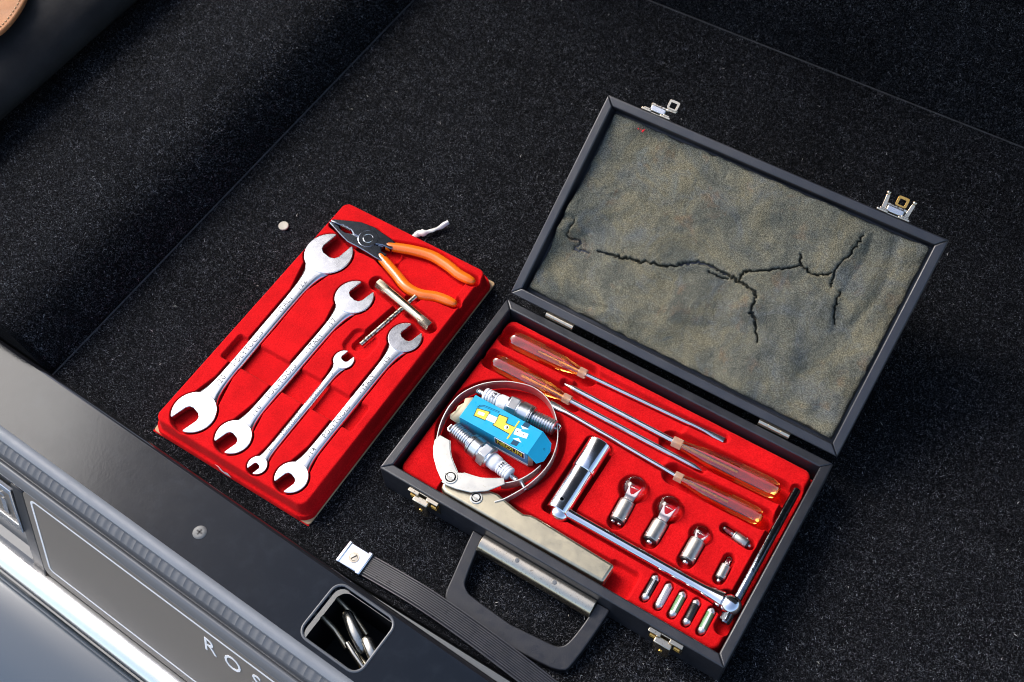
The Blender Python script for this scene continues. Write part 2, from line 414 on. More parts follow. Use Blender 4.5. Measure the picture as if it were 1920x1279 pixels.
struct(mb.build('boot_back_wall', 'carpet', recalc=False))
# raised boot lid behind and above the boot
mb = MB(); rows = []
for x in np.linspace(-1150, 1250, 25):
    tipy = np.interp(x, [-1150, -850, -583, -300, 0, 1250], [860, 740, 600, 500, 450, 430])
    rows.append([(x, y, z) for y, z in spline([(850, 420), (850+(tipy-850)*.16, 640), (850+(tipy-850)*.5, 930), (tipy, 1210)], 5)])
nr_ = len(rows[0]); mb.add([p for q in rows for p in q], [(i*nr_+j, (i+1)*nr_+j, (i+1)*nr_+j+1, i*nr_+j+1) for i in range(len(rows)-1) for j in range(nr_-1)])
struct(mb.build('boot_lid', 'bodydark', recalc=False), label='open boot lid raised behind the boot')

struct(MB().box(-9000, 9000, -9000, 9000, -760, -750).build('ground', 'ground'), label='unseen pale ground added under the car to bounce light')  # unseen ground plane added to bounce light up onto plate and bumper
# carpet pile: short loose fibres lying over the carpet
def fibres(name, P, N, T, L0, L1, w, mat='pile'):
    k = len(P); th = RNG.uniform(0, 2*np.pi, k); el = np.abs(RNG.normal(.45, .3, k)); L = RNG.uniform(L0, L1, k)
    B = np.cross(N, T); D = (T*np.cos(th)[:, None]+B*np.sin(th)[:, None])
    W = (-T*np.sin(th)[:, None]+B*np.cos(th)[:, None])
    tip = P+D*(L*np.cos(el))[:, None]+N*(L*np.sin(el))[:, None]
    ww = (w*RNG.uniform(.6, 1.4, k))[:, None]
    V = np.stack([P-W*ww, P+W*ww, tip], 1).reshape(-1, 3)
    return struct(finish(name, fast_mesh(name, V, np.arange(3*k).reshape(-1, 3)), mat, smooth=False), 'stuff')
def floor_pts(k):
    P = np.stack([RNG.uniform(-411, 800, k), RNG.uniform(-102, 812, k), np.full(k, .05)], 1)
    P = P[P[:, 1] > -96.5-.042*(P[:, 0]+200)]
    keep = (P[:, 1] > 1.05*P[:, 0]-680) & (P[:, 1] < .60*P[:, 0]+1150)
    inc = (P[:, 0] > 2) & (P[:, 0] < 398) & (P[:, 1] > 3) & (P[:, 1] < 246)
    int_ = (P[:, 0] > -256) & (P[:, 0] < -46) & (P[:, 1] > -74) & (P[:, 1] < 280)
    return P[keep & ~inc & ~int_]
P = floor_pts(800000); up = np.tile([0, 0, 1.], (len(P), 1)); tx = np.tile([1., 0, 0], (len(P), 1))
struct(fibres('carpet_pile', P, up, tx, 1.5, 3.4, .21), 'stuff', 'short black carpet fibres over the boot floor')
k = 560000; u = RNG.uniform(0, len(WALL)-1.001, k); i = u.astype(int); fr = (u-i)[:, None]; Wp = np.array(WALL)
seg = np.hypot(*np.diff(Wp, axis=0).T); keep = RNG.uniform(0, seg.max(), k) < seg[i]
i, fr = i[keep], fr[keep]; A = Wp[i]; Bq = Wp[i+1]; Q = A+(Bq-A)*fr; dd = (Bq-A)/np.linalg.norm(Bq-A, axis=1)[:, None]
P = np.stack([Q[:, 0], RNG.uniform(-80, 812, len(Q)), Q[:, 1]], 1); N = np.stack([dd[:, 1], np.zeros(len(Q)), -dd[:, 0]], 1)
struct(fibres('carpet_pile', P, N, np.tile([0, 1., 0], (len(P), 1)), 1.5, 3.4, .21), 'stuff', 'short black carpet fibres over the side wall')

k = 150000; P = np.stack([RNG.uniform(-300, 800, k), np.full(k, 815.5), RNG.uniform(0, 190, k)], 1); P[:, 1] = np.interp(P[:, 2], [z for y, z in BW], [y for y, z in BW])-.3
struct(fibres('carpet_pile', P, np.tile([0, -1., 0], (k, 1)), np.tile([1., 0, 0], (k, 1)), 1.5, 3.4, .21), 'stuff', 'short black carpet fibres on the back wall')
k = 150; P = np.stack([RNG.uniform(-640, 640, k), RNG.uniform(-90, 780, k), np.full(k, 2.0)], 1); P = P[(P[:, 0] > -400)]
P = P[~((P[:, 0] > -262) & (P[:, 0] < -40) & (P[:, 1] < 290)) & ~((P[:, 0] > -5) & (P[:, 0] < 405) & (P[:, 1] > -5) & (P[:, 1] < 470))]
fibres('carpet_lint', P, np.tile([0, 0, 1.], (len(P), 1)), np.tile([1., 0, 0], (len(P), 1)), 1.5, 5, .35, 'lint')['label'] = 'stray pale lint threads on the carpet'
# rear of the car: frame turned a little against the boot floor
REAR = dict(loc=(-200, 0, 0), rz=R(-2.4))
def rear_place(o):
    o.location = (-200*S, 0, 0); o.rotation_euler = (0, 0, R(-2.4)); return o
def extrude_profile(prof, x0, x1, closed=True):
    n = len(prof); m = MB(); v = [(x0, y, z) for y, z in prof]+[(x1, y, z) for y, z in prof]
    f = [(i, i+n, (i+1) % n+n, (i+1) % n) for i in range(n if closed else n-1)]
    if closed: f += [tuple(range(n)), tuple(range(2*n-1, n-1, -1))]
    return m.add(v, f)
X0, X1 = -420, 620
hole = rrect(234, 309, -171, -107, 11, 6)
sill = MB().prism([(X0, -182), (234, -182), (309, -182), (X1, -182), (X1, -104), (309, -104), (234, -104), (X0, -104)], 8, 18, [hole]).build('boot_sill', 'sillm', smooth=False)
struct(rear_place(sill), label='black plastic boot sill with a latch opening')
extrude_profile([(-104, 8), (-104, 18), (-102.2, 17.65), (-100.5, 16.6), (-99.2, 15.0), (-98.4, 13.0), (-98.2, 11), (-98.2, -12), (-104, -12)], X0, X1).build('nose', 'nose', sill, ang=60)
lip = extrude_profile([(-177.5, 10), (-177.5, 19.0), (-179.5, 20.6), (-183, 21.3), (-187, 20.8), (-190, 18.6), (-190.5, 16), (-190.5, 8)], X0, X1).build('lip', 'lip', sill)
mb = MB(); xs = np.arange(X0, X1, 2.0); prof = lambda d: [(-190.6, 13.5+d), (-195, 11.5+d), (-199.5, 7.5+d), (-200.5, 3), (-190.6, 2)]
rings = []
for x in xs:
    tooth = (x % 9.0); d = 0.0 if tooth < 2.1 else -.8
    rings.append([(x, y, z) for y, z in prof(d)])
mb.loft(rings).build('rubber_seal', 'seal', sill, ang=25)
rim = [arcp for arcp in hole]
mb = MB(); hp = rrect(233.4, 309.6, -171.6, -106.4, 11.6, 6)
mb.tube([(x, y, 18.0) for x, y in hp]+[(hp[0][0], hp[0][1], 18.0)], 1.5, 8, caps=False); mb.build('opening_rim', 'paint', sill)
mb = MB(); mb.prism(rrect(228, 315, -177, -101.5, 12, 6), -95, -90)
for a in (0,): pass
inner = [(x, y) for x, y in rrect(231, 312, -174, -104, 12, 6)]; no = len(inner)
mb.add([(x, y, -15) for x, y in inner]+[(x, y, -92) for x, y in inner], [(i, (i+1) % no, (i+1) % no+no, i+no) for i in range(no)])
mb.build('opening_well', 'bodydark', sill, recalc=False)
sc_ = MB(); sc_.lathe([(17.6, 7.6), (18.4, 7.6), (19.2, 6.6), (19.5, 4)], 24, (79, -147, 0), (0, 0, 1)); so = sc_.build('screw', 'dullzinc', sill)
c2 = MB(); c2.box(75.6, 82.4, -147.8, -146.2, 19.3, 19.8); c2.box(78.2, 79.8, -150.4, -143.6, 19.3, 19.8)
c2.build('cross_slot', 'blackink', so)
lat = thing('boot_latch', 'brassy boot latch hook and rods inside the sill opening', 'latch', **{'loc': (-200, 0, 0), 'rz': R(-2.4)})
MB().tube([(231, -115, -16), (255, -119, -18), (279, -127, -22)], 2.6, 12).build('rod', 'zinc2', lat)
MB().tube([(231, -139, -16), (250, -142, -18), (271, -149, -21)], 3.0, 12).build('rod', 'zinc2', lat)
MB().tube([(249, -122, -13), (253, -124, -12), (270, -133, -12), (287, -142, -14), (290, -144, -16)], [4, 6, 6.4, 6, 4], 14, squash=.6).build('hook', 'latchm', lat)
MB().tube([(283, -133, -10), (287, -134, -9), (300, -141, -9), (309, -147, -12)], [3.5, 5.6, 6, 4.5], 14, squash=.6).build('catch', 'latchm', lat)
MB().tube([(270, -146, -15), (283, -151, -15), (311, -160, -18)], [3, 3.6, 3.2], 12).build('lever', 'latchm', lat)
MB().tube([(286, -150, -18), (311, -154, -17)], 2.6, 10).build('rod', 'zinc2', lat)
MB().tube([(286, -171, -26), (293, -166, -25), (300, -160, -22)], 3.0, 10).build('spring_pin', 'brass', lat)
MB().tube([(240, -171.5, 2), (300, -171.5, 2)], 1.6, 8).build('edge_clip', 'latchm', lat)

# painted rear panel below the sill
prof = spline([(-199.5, 3), (-201, -6), (-203.2, -8), (-205, -4), (-208, -3.4), (-212, -7), (-214.8, -15), (-213, -27), (-207, -35)], 5)+[(-207, -44), (-244, -204), (-190, -204), (-190, 0)]
panel = extrude_profile(prof, X0, X1).build('rear_panel', 'paint', ang=50)
tag(rear_place(panel), 'dark grey painted rear body panel below the boot sill', 'body panel')

# number plate: leaning surface, local x along the car's rear, local y up
tl = R(15.4)
RZ = Matrix.Rotation(R(-2.4), 4, 'Z')
PF = Matrix.Translation((-351*S, -212*S, -60*S)) @ RZ @ Matrix(((1, 0, 0, 0), (0, math.sin(tl), -math.cos(tl), 0), (0, math.cos(tl), math.sin(tl), 0), (0, 0, 0, 1)))
def on_plate(o): o.matrix_world = PF; return o
lp = on_plate(thing('number_plate', 'grey brown number plate with white border line and spaced white letters', 'number plate'))
MB().prism(rrect(-13, 640, -146, 22, 12, 5), -2.5, 0).build('plate_sheet', 'plate', lp, bevel=.8)
MB().prism(rrect(-1.6, 630, -129.6, 14, 9, 6), -.5, .35, [rrect(1.6, 627, -126.4, 11, 6.5, 6)]).build('border_line', 'white', lp)
for s, x in (('R', 273), ('O', 306), ('S', 340)):
    text('letter', s, 36, 'white', lp, Matrix.Translation((x, -16, .25)), .3, sx=.88)
fr_ = on_plate(thing('plate_frame', 'black plastic frame around the grey brown number plate', 'plate frame'))
MB().prism([(-36, 12), (-36, -172), (-22, -186), (640, -196), (640, -150), (-14, -150), (-15, 12)], -8, -1).build('surround', 'black', fr_, bevel=2)
MB().tube([(-22, -183, -1), (640, -193, -1)], 2.2, 8).build('edge_bead', 'sill', fr_)
MB().prism(rrect(66, 120, -176, -162, 4), -1, 4).build('clip', 'black', fr_, bevel=1.5)
bd = on_plate(thing('car_badge', 'chrome framed dark badge with a silver letter left of the number plate', 'badge'))
MB().prism([(-140, -9), (-40, -9), (-38, -72), (-140, -72)], -4, -1).build('backing', 'plate', bd, bevel=.6)
MB().prism([(-144, -2), (-37, -2), (-35, -82), (-144, -82)], -4.2, 1.2, [[(-138, -12), (-42, -12), (-40, -70), (-138, -70)]]).build('chrome_frame', 'chrome', bd, bevel=.8)
text('letter', 'i', 62, 'chrome', bd, Matrix.Translation((-58, -42, -.2)), .9, sx=1.5)
# chrome strip and bumper
cs = extrude_profile(spline([(-254, -203), (-262, -199), (-274, -200), (-283, -206), (-285, -214)], 5)+[(-254, -214)], X0, X1).build('chrome_strip', 'trim', ang=50)
tag(rear_place(cs), 'bright chrome trim strip between number plate and bumper', 'trim strip')
bp = extrude_profile(spline([(-287, -216), (-292, -208), (-300, -206), (-330, -210), (-380, -224), (-430, -250), (-450, -300)], 5)+[(-287, -300)], X0, X1).build('bumper', 'bumper', ang=50)
tag(rear_place(bp), 'blue grey painted bumper top below the chrome strip', 'bumper')

# leather in the far corner
mb = MB(); pr = []
for a in np.linspace(-30, 210, 26): pr.append((-784+112*math.cos(R(a)), 92+48*math.sin(R(a))))
rings = [[(x+1.5*math.sin(y/60), y, z+2*math.sin(y/47+x)) for x, z in pr] for y in np.linspace(-104, 900, 40)]
bl = mb.loft(rings).build('leather_bolster', 'bleather', ang=60)
tag(bl, 'black padded leather bolster along the far edge of the carpet', 'bolster')

tn = thing('tan_leather_flap', 'tan leather flap with stitched edge in the top left corner', 'leather flap', (-802, 211, 141))
tp = spline([(-830, 40), (-740, 62), (-690, 95), (-662, 135), (-651.5, 165), (-650, 184), (-656, 210), (-668, 237), (-690, 264), (-735, 292), (-840, 320)], 6)
MB().prism([(x+740, y-180) for x, y in tp], 1.5, 8).build('hide', 'tan', tn, bevel=2.4, seg=3)
mb = MB(); ins_ = spline([(-690, 103), (-668, 138), (-658, 166), (-656.5, 184), (-662, 207), (-673, 232), (-694, 257)], 8)
for i in range(0, len(ins_)-1, 2):
    p, q = Vector((ins_[i][0]+740, ins_[i][1]-180, 8.3)), Vector((ins_[i+1][0]+740, ins_[i+1][1]-180, 8.3)); mb.tube([p, q], .9, 6)
mb.build('stitching', 'stitch', tn)

# ------------------------------------------------------------------ small things on the carpet
cn = MB(); cn.lathe([(0, 5.8), (.4, 6.3), (1.6, 6.3), (2.0, 5.8), (1.8, 4.0), (1.8, 0)], 28, (-314.5, 222, 2), (0.06, -.08, 1))
tag(cn.build('ivory_disc', 'coin'), 'small round ivory coloured disc lying on the carpet left of the tray', 'disc')
mb = MB(); cl = spline([(-167, 284, 4), (-163, 297, 4), (-155, 302, 7), (-147, 315, 5), (-138, 329, 9)], 6)
wv = [9, 8, 6, 7, 5]; v = []
for i, p in enumerate(cl):
    a = .55+.35*math.sin(i*.55); w = 4.6-1.6*i/len(cl)+.7*math.sin(i*1.3); tw = .45*math.sin(i*.45+.5)
    dx, dy = math.cos(a-1.2), math.sin(a-1.2)
    v += [(p[0]-dx*w, p[1]-dy*w, max(.6, p[2]-w*tw)), (p[0]-dx*w*.1, p[1]-dy*w*.1, p[2]+1.4), (p[0]+dx*w, p[1]+dy*w, max(.6, p[2]+w*tw))]
mb.add(v, [q for i in range(len(cl)-1) for q in ((3*i, 3*i+1, 3*i+4, 3*i+3), (3*i+1, 3*i+2, 3*i+5, 3*i+4))])
po = mb.build('paper_strip', 'paper', recalc=False); so_ = po.modifiers.new('thick', 'SOLIDIFY'); so_.thickness = .0003
tag(po, 'crumpled white paper strip sticking out behind the red tray', 'paper')

# ------------------------------------------------------------------ red tray with pockets
TX0, TX1, TY0, TY1, TZ = -254, -48, -74, 278, 29
tray = thing('tool_tray', 'loose red flocked tray holding wrenches and pliers on the carpet', 'tray', (-151, 102, 0))
WR = [  # lower centre, upper centre, lower radius, upper radius, lower jaw, upper jaw, shaft half width, sizes
    dict(a=(-220, -47), b=(-224, 203), r1=25.5, r2=29.5, w1=22, w2=26, hw=7.2, s=('20', '22'), t1=18, t2=-11),
    dict(a=(-163, -48), b=(-160, 168), r1=20.5, r2=23, w1=17.5, w2=20, hw=6.8, s=('16', '17'), t1=16, t2=-13),
    dict(a=(-119, -61), b=(-119, 93), r1=10.8, r2=12, w1=8.5, w2=10, hw=4.2, s=('8', '9'), t1=15, t2=-14),
    dict(a=(-79, -53), b=(-77, 153), r1=18.3, r2=19.5, w1=15.5, w2=16.5, hw=6.2, s=('14', '15'), t1=16, t2=-14),
]
st = .95
gx = np.arange(TX0-7, TX1+7.1, st); gy = np.arange(TY0-7, TY1+7.1, st); X, Y = np.meshgrid(gx, gy)
Z = np.full(X.shape, float(TZ))
for w in WR:
    sh = sd_cap(X, Y, w['a'], w['b'], w['hw']+1.6)
    d = np.minimum(sh, np.minimum(sd_cap(X, Y, w['a'], w['a'], w['r1']+1.2), sd_cap(X, Y, w['b'], w['b'], w['r2']+1.2)))
    # flared shoulders
    for c, o_, r in ((w['a'], w['b'], w['r1']), (w['b'], w['a'], w['r2'])):
        dy = np.sign(o_[1]-c[1]); d = np.minimum(d, sd_cap(X, Y, c, (c[0], c[1]+dy*r*2.0), r*.86, w['hw']+1.8))
    Z = pocket(Z, d, TZ-9.5, 3.2)
Z = pocket(Z, sd_box(X, Y, -243, -58, 24, 60, 4), TZ-6.5, 3.4)
pl_h1 = spline([(-170, 251), (-142, 261), (-117, 266), (-94, 264), (-74, 260), (-55, 260)], 8)
pl_h2 = spline([(-169, 233), (-140, 222), (-117, 213), (-98, 213), (-79, 220), (-56, 223)], 8)
d = np.minimum(sd_line(X, Y, pl_h1)-8.5, sd_line(X, Y, pl_h2)-8.5)
d = np.minimum(d, sd_cap(X, Y, (-246, 242), (-196, 244), 6, 20)); d = np.minimum(d, sd_cap(X, Y, (-196, 244), (-165, 242), 19, 17))
Z = pocket(Z, d, TZ-11, 3.6)
Z = pocket(Z, np.minimum(sd_box(X, Y, -150, -60, 217, 262, 8), 1e9), TZ-9, 3)
d = np.minimum(sd_cap(X, Y, (-150, 199), (-62, 180), 9), np.minimum(sd_cap(X, Y, (-119, 118), (-106, 186), 7), sd_cap(X, Y, (-106, 186), (-99, 210), 8)))
Z = pocket(Z, d, TZ-9, 2.6)
Z = pocket(Z, sd_box(X, Y, -134, -98, 104, 138, 10), TZ-4, 3)
se = sd_box(X, Y, TX0, TX1, TY0, TY1, 9)
edge = np.interp(se, [-1.5, -.2, .7, 2.4, 3.0, 6.0, 6.6], [0, -.5, -3, -17, -19.5, -18.6, -28])
Z = np.where(se > -1.5, np.minimum(Z, TZ+edge), Z)
Z = Z+.12*blur_noise(Z.shape, 9, RNG)*(se < -2)
to = lambda o: (setattr(o, 'location', (151*S, -102*S, 0)), o)[1]
to(field('flocked_liner', X, Y, Z, 'flock', tray))
to(MB().prism(rrect(TX0-6.5, TX1+7, TY0-6, TY1+7.5, 4), 0.2, 2.6).build('backing_board', 'board', tray, bevel=.4))
mb = MB(); mb.add([(-170, -79, 10), (-163, -79.5, 12.5), (-157, -80.6, 9), (-150, -80.3, 11), (-146, -81, 5), (-156, -80.8, 4), (-160, -81, 7)], [(0, 1, 2, 6), (2, 3, 4, 5, 6)])
to(mb.build('torn_label', 'paper', tray, recalc=False))

# ------------------------------------------------------------------ wrenches
def jaw_outline(Rr, w, n=40):
    a = w/2; yt = math.sqrt(Rr*Rr-a*a)*.985; th = math.degrees(math.asin(a/Rr))
    pts = arc(0, 0, Rr, 90-th-3.5, -270+th+3.5, n)          # clockwise from right tip round to left tip
    pts = [(x*(1.0), y) for x, y in pts]
    b = -.10*Rr
    slot = [(-a, yt*.95), (-a, b+.28*w), (-a*.82, b+.10*w), (-a*.42, b), (a*.42, b), (a*.82, b+.10*w), (a, b+.28*w), (a, yt*.95)]
    return pts+slot
def wrench(w, label):
    a, b = Vector(w['a']), Vector(w['b']); L = (b-a).length; ang = math.atan2(-(b-a).x, (b-a).y)
    root = thing('wrench', label, 'wrench', (*a, 20), ang, 'double ended wrenches in the red tray')
    zt = 10.6; th = 8.0 if w['r1'] > 15 else 5.6
    for c, rr, ww, rot, part in ((0, w['r1'], w['w1'], 180-w['t1'], 1), (L, w['r2'], w['w2'], w['t2'], 2)):
        m = MB().prism(jaw_outline(rr, ww), zt-th, zt).xf(Matrix.Translation((0, c, 0)) @ Matrix.Rotation(R(rot), 4, 'Z'))
        m.build('jaw', 'jaw', root, bevel=.7, seg=2)
    hw = w['hw']; rings = []
    for i in range(41):
        y = w['r1']*.55+(L-w['r1']*.55-w['r2']*.55)*i/40
        f1 = math.exp(-max(0, y-w['r1']*.55)/(w['r1']*.48)); f2 = math.exp(-max(0, L-w['r2']*.55-y)/(w['r2']*.48))
        x = hw+(w['r1']*.80-hw)*f1+(w['r2']*.80-hw)*f2
        top = zt-.55+.0*f1; bot = zt-th+.8
        x2 = x*.72
        zc = (top+bot)/2
        rings.append([(-x, y, zc+.6), (-x, y, zc-.6), (-x2, y, bot), (x2, y, bot), (x, y, zc-.6), (x, y, zc+.6), (x2*1.06, y, top-.45), (x2*.86, y, top), (-x2*.86, y, top), (-x2*1.06, y, top-.45)])
    MB().loft(rings).build('shaft', 'wrench', root, ang=50)
    zt2 = zt-.5; big = hw > 5
    def tx(s, y, size, flip=True):
        text('lettering', s, size, 'etch', root, Matrix.Translation((-.3, y, zt2)) @ Matrix.Rotation(R(90), 4, 'Z'), .14, space=1.15, bold=.10)
    ts = hw*1.05
    mid = L/2
    tx('/'+w['s'][0], w['r1']*1.55+hw*1.0, ts*1.25); tx('/'+w['s'][1], L-w['r2']*1.55-hw*1.0, ts*1.25)
    tx('POLYTOOLS', mid-L*.12, ts*1.12); tx('- ITALY', mid+L*.15, ts*1.12)
    mb = MB(); off = hw*.58
    for y0, y1 in ((mid-L*.30, mid-L*.02), (mid+L*.06, mid+L*.25)): mb.box(-off-.24, -off+.24, y0, y1, zt2-.3, zt2+.05)
    mb.build('engraved_line', 'etch', root, smooth=False)
    return root
for w, l in zip(WR, ('largest double ended wrench, leftmost in the red tray, marked 20 and 22', 'second largest double ended wrench in the tray, marked 16 and 17',
                     'smallest thin double ended wrench in the red tray', 'double ended wrench nearest the tray\'s right edge, marked 14 and 15')):
    wrench(w, l)

# ------------------------------------------------------------------ pliers
pl = thing('pliers', 'combination pliers with orange sleeved handles and chrome head coloured for dark reflections in the tray', 'pliers', (-196, 244, 17))
def rel(pts): return [(x+196, y-244) for x, y in pts]
up_ = rel([(-252, 243.3), (-250, 247.5), (-235, 254.5), (-218, 261.5), (-200, 263.5), (-184, 261), (-172, 259.5), (-163, 257), (-163, 246.5), (-176, 246), (-186, 242), (-206, 242), (-213, 241.2), (-217, 242.2), (-222, 245.2), (-226, 244.8), (-229, 246), (-232, 245), (-235, 246), (-238, 244.2)])
dn_ = rel([(-252.3, 242.2), (-238, 242.3), (-235, 240.2), (-230, 238.6), (-225, 238.4), (-220, 240), (-217, 240.4), (-206, 240), (-190, 240), (-176, 243.5), (-171, 238), (-163, 238), (-162, 226.5), (-173, 226.5), (-186, 227.8), (-199, 228.5), (-215, 228.5), (-230, 233), (-245, 238.2), (-252, 240.5)])
MB().prism(up_, 3.5, 14).build('jaw', 'pchrome', pl, bevel=.9)
MB().prism(dn_, 3.5, 14).build('jaw', 'pchrome', pl, bevel=.9)
MB().prism(rel([(-206, 241.9), (-218, 242.1), (-218, 240.5), (-206, 240.1)]), 4, 12.8).build('cutter_edge', 'chrome', pl)
mb = MB()
for i in range(6): mb.prism(rel([(-222-i*2.6, 245.6), (-223.3-i*2.6, 243.2), (-224.6-i*2.6, 245.6)]), 5, 13.6)
mb.build('grip_teeth', 'chrome', pl, smooth=False)
pv = MB(); pv.lathe([(13.6, 12.5), (14.15, 12.4), (14.25, 12.0), (14.25, 0)], 40, (0, 1, 0), (0, 0, 1)); po = pv.build('pivot_boss', 'pchrome', pl, ang=6)
pv = MB(); pv.lathe([(14.1, 6), (14.5, 5.9), (14.6, 5.6), (14.6, 0)], 32, (0, 1, 0), (0, 0, 1)); pv.build('rivet', 'pchrome', po, ang=6)
pv = MB(); pv.tube([(6.2*math.cos(t), 1+6.2*math.sin(t), 14.5) for t in np.linspace(0, 2*math.pi, 40)], .3, 6, caps=False); pv.build('rivet_ring', 'chrome', po)
for pth, nm in ((pl_h1, 'a'), (pl_h2, 'b')):
    q = [(x+196, y-244, 9.0) for x, y in pth]; m = len(q)
    rr = [5.9+.8*math.sin(math.pi*i/(m-1)) if i < m-4 else 5.9-(i-(m-4))*.5 for i in range(m)]
    q = [(q[0][0]-3, q[0][1]-(1.2 if nm == 'a' else -1.4), 9.0)]+q; rr = [5.3]+rr
    e = Vector(q[-1])+(Vector(q[-1])-Vector(q[-2])).normalized()*2.6; q.append(tuple(e)); rr.append(2.6)
    MB().tube(q, rr, 22, squash=.92).build('sleeve', 'orange', pl, ang=60)
    t0 = Vector(q[1]); t1 = Vector(q[0])+(Vector(q[0])-Vector(q[2])).normalized()*9
    MB().tube([t0, t1], 4.6, 8, squash=.85).build('tang', 'pchrome', pl)

# ------------------------------------------------------------------ sliding tee wrench
tb = thing('tee_wrench', 'small tubular box spanner with a thin worn rod pushed through it, in the tray', 'tee wrench', (-105, 190, 20))
A = Vector((-148+105, 199.5-190, 8.6)); B = Vector((-61+105, 180.5-190, 8.6)); dr = (B-A).normalized()
def hexs(th, i): return 1/ max(.86, math.cos((th % (math.pi/3))-math.pi/6))*.92 if i in (0, 1, 2, 7, 8, 9) else 1
mb = MB(); L = (B-A).length; fr = [0, .02, .17, .20, .4, .6, .80, .83, .98, 1]
mb.tube([A+dr*(L*t) for t in fr], [5.6, 6.2, 6.2, 5.7, 5.7, 5.7, 5.7, 6.2, 6.2, 5.6], 24, sect=hexs); tbo = mb.build('tube', 'nickel', tb, ang=30)
mb = MB(); mb.lathe([(-.1, 4.2), (.05, 4.2)], 6, A-dr*.2, dr); mb.build('socket_mouth', 'blackink', tbo)
MB().tube([(-116+105, 120-190, 7), (-99.5+105, 207-190, 8.2)], 2.9, 14).build('rod', 'rod', tb, bevel=.4)

# ------------------------------------------------------------------ tool case
CW, CD, CH = 400, 249.5, 45.3
case = thing('tool_case', 'open black leatherette tool case with red insert and foam lined lid', 'tool case', (200, 125, 0))
co_ = Matrix.Translation((-200*S, -125*S, 0))
def cp(o):
    o.location = (-200*S, -125*S, 0); return o
T = 10.5
def walls(W, D, z0, z1, t, name, parent, mat='case'):
    o = [(0, 0), (W, 0), (W, D), (0, D)]; i = [(t, t), (W-t, t), (W-t, D-t), (t, D-t)]; out = []
    for k in range(4):
        k2 = (k+1) % 4
        m = MB().prism([o[k], o[k2], i[k2], i[k]], z0, z1)
        out.append(m.build(name, mat, parent, bevel=1.6, seg=3))
    return out
for o in walls(CW, CD, 0, CH, T, 'side_wall', case): cp(o)
cp(MB().box(T-1, CW-T+1, T-1, CD-T+1, .6, 3).build('bottom_panel', 'caseint', case))
# red insert
IX0, IX1, IY0, IY1, IZ = 14.5, 386.5, 13.5, 234, 36.0
gx = np.arange(IX0-3, IX1+3.1, .95); gy = np.arange(IY0-3, IY1+3.1, .95); X, Y = np.meshgrid(gx, gy); Z = np.full(X.shape, IZ)
dr_ = [((27, 213), (126, 215.5), (290, 222.5), 12.0), ((26, 178), (128, 178), (286, 178), 11.5), ((366, 197), (243, 192.5), (110, 193.5), 12.5), ((364, 161), (264, 158), (108, 165), 11.0)]
for h0, h1, tip, hr in dr_:
    Z = pocket(Z, sd_cap(X, Y, h0, h1, hr+1.5), IZ-13, 4); Z = pocket(Z, sd_cap(X, Y, h1, tip, 5.0), IZ-7, 4)
Z = pocket(Z, sd_box(X, Y, 118, 250, 160, 226, 6), IZ-5.5, 5)
Z = pocket(Z, sd_cap(X, Y, (82, 102), (88, 102), 68), IZ-6.5, 3.5)
Z = pocket(Z, sd_box(X, Y, 62, 264, 8, 42, 5), IZ-7, 3); Z = pocket(Z, sd_box(X, Y, 255, 289, 8, 44, 6), IZ-9, 3)
Z = pocket(Z, sd_box(X, Y, 165, 198, 52, 152, 6), IZ-13, 3.5)
Z = pocket(Z, sd_cap(X, Y, (186, 62), (372, 62), 8), IZ-10, 3); Z = pocket(Z, sd_cap(X, Y, (374, 62), (380, 62), 14), IZ-12, 3)
Z = pocket(Z, sd_cap(X, Y, (380.5, 38), (380.5, 206), 8), IZ-11, 3)
for (bx, by), (tx_, ty), rb, rg in (((239, 80), (237, 121), 9.0, 16), ((278, 80), (278, 120), 9.0, 16), ((319, 80), (319, 112), 9.0, 12), ((365, 128.5), (337, 131.5), 6, 5.2), ((355.5, 80), (355, 104), 6.2, 5.5)):
    Z = pocket(Z, sd_cap(X, Y, (bx, by), (tx_, ty), rb), IZ-9, 3.2); Z = pocket(Z, sd_cap(X, Y, (tx_, ty), (tx_, ty), rg), IZ-8, 6)
FU = [(302.3, 36.5), (317.5, 36), (333, 35.5), (348.3, 35.5), (364.5, 35.5)]
for fx, fy in FU: Z = pocket(Z, sd_cap(X, Y, (fx, fy-12.5), (fx, fy+12.5), 4.6), IZ-7, 2)
se = sd_box(X, Y, IX0, IX1, IY0, IY1, 9)
Z = np.where(se > -3, np.minimum(Z, IZ+np.interp(se, [-3, -1.5, 0, 1.5, 3], [0, -.6, -2.2, -12, -20])), Z)
Z = Z+.12*blur_noise(Z.shape, 8, RNG)
cp(field('red_insert', X, Y, Z, 'flock', case))

# lid
al = R(30.646); un = Vector((0, math.cos(al), math.sin(al))); nn = Vector((0, -math.sin(al), math.cos(al)))
LID0 = Vector((0, CD+6.35, CH+4.24)); LD = 23.0
lidM = Matrix.Translation((LID0+nn*(-LD))*S) @ Matrix(((1, 0, 0, 0), (0, un.y, nn.y, 0), (0, un.z, nn.z, 0), (0, 0, 0, 1)))
lid = MB().box(T-1, CW-T+1, T-1, CD-T+1, .5, 3.5).build('lid', 'case', case)
lid.matrix_local = co_ @ lidM
for o in walls(CW, CD, 0, LD, T, 'lid_wall', lid): pass
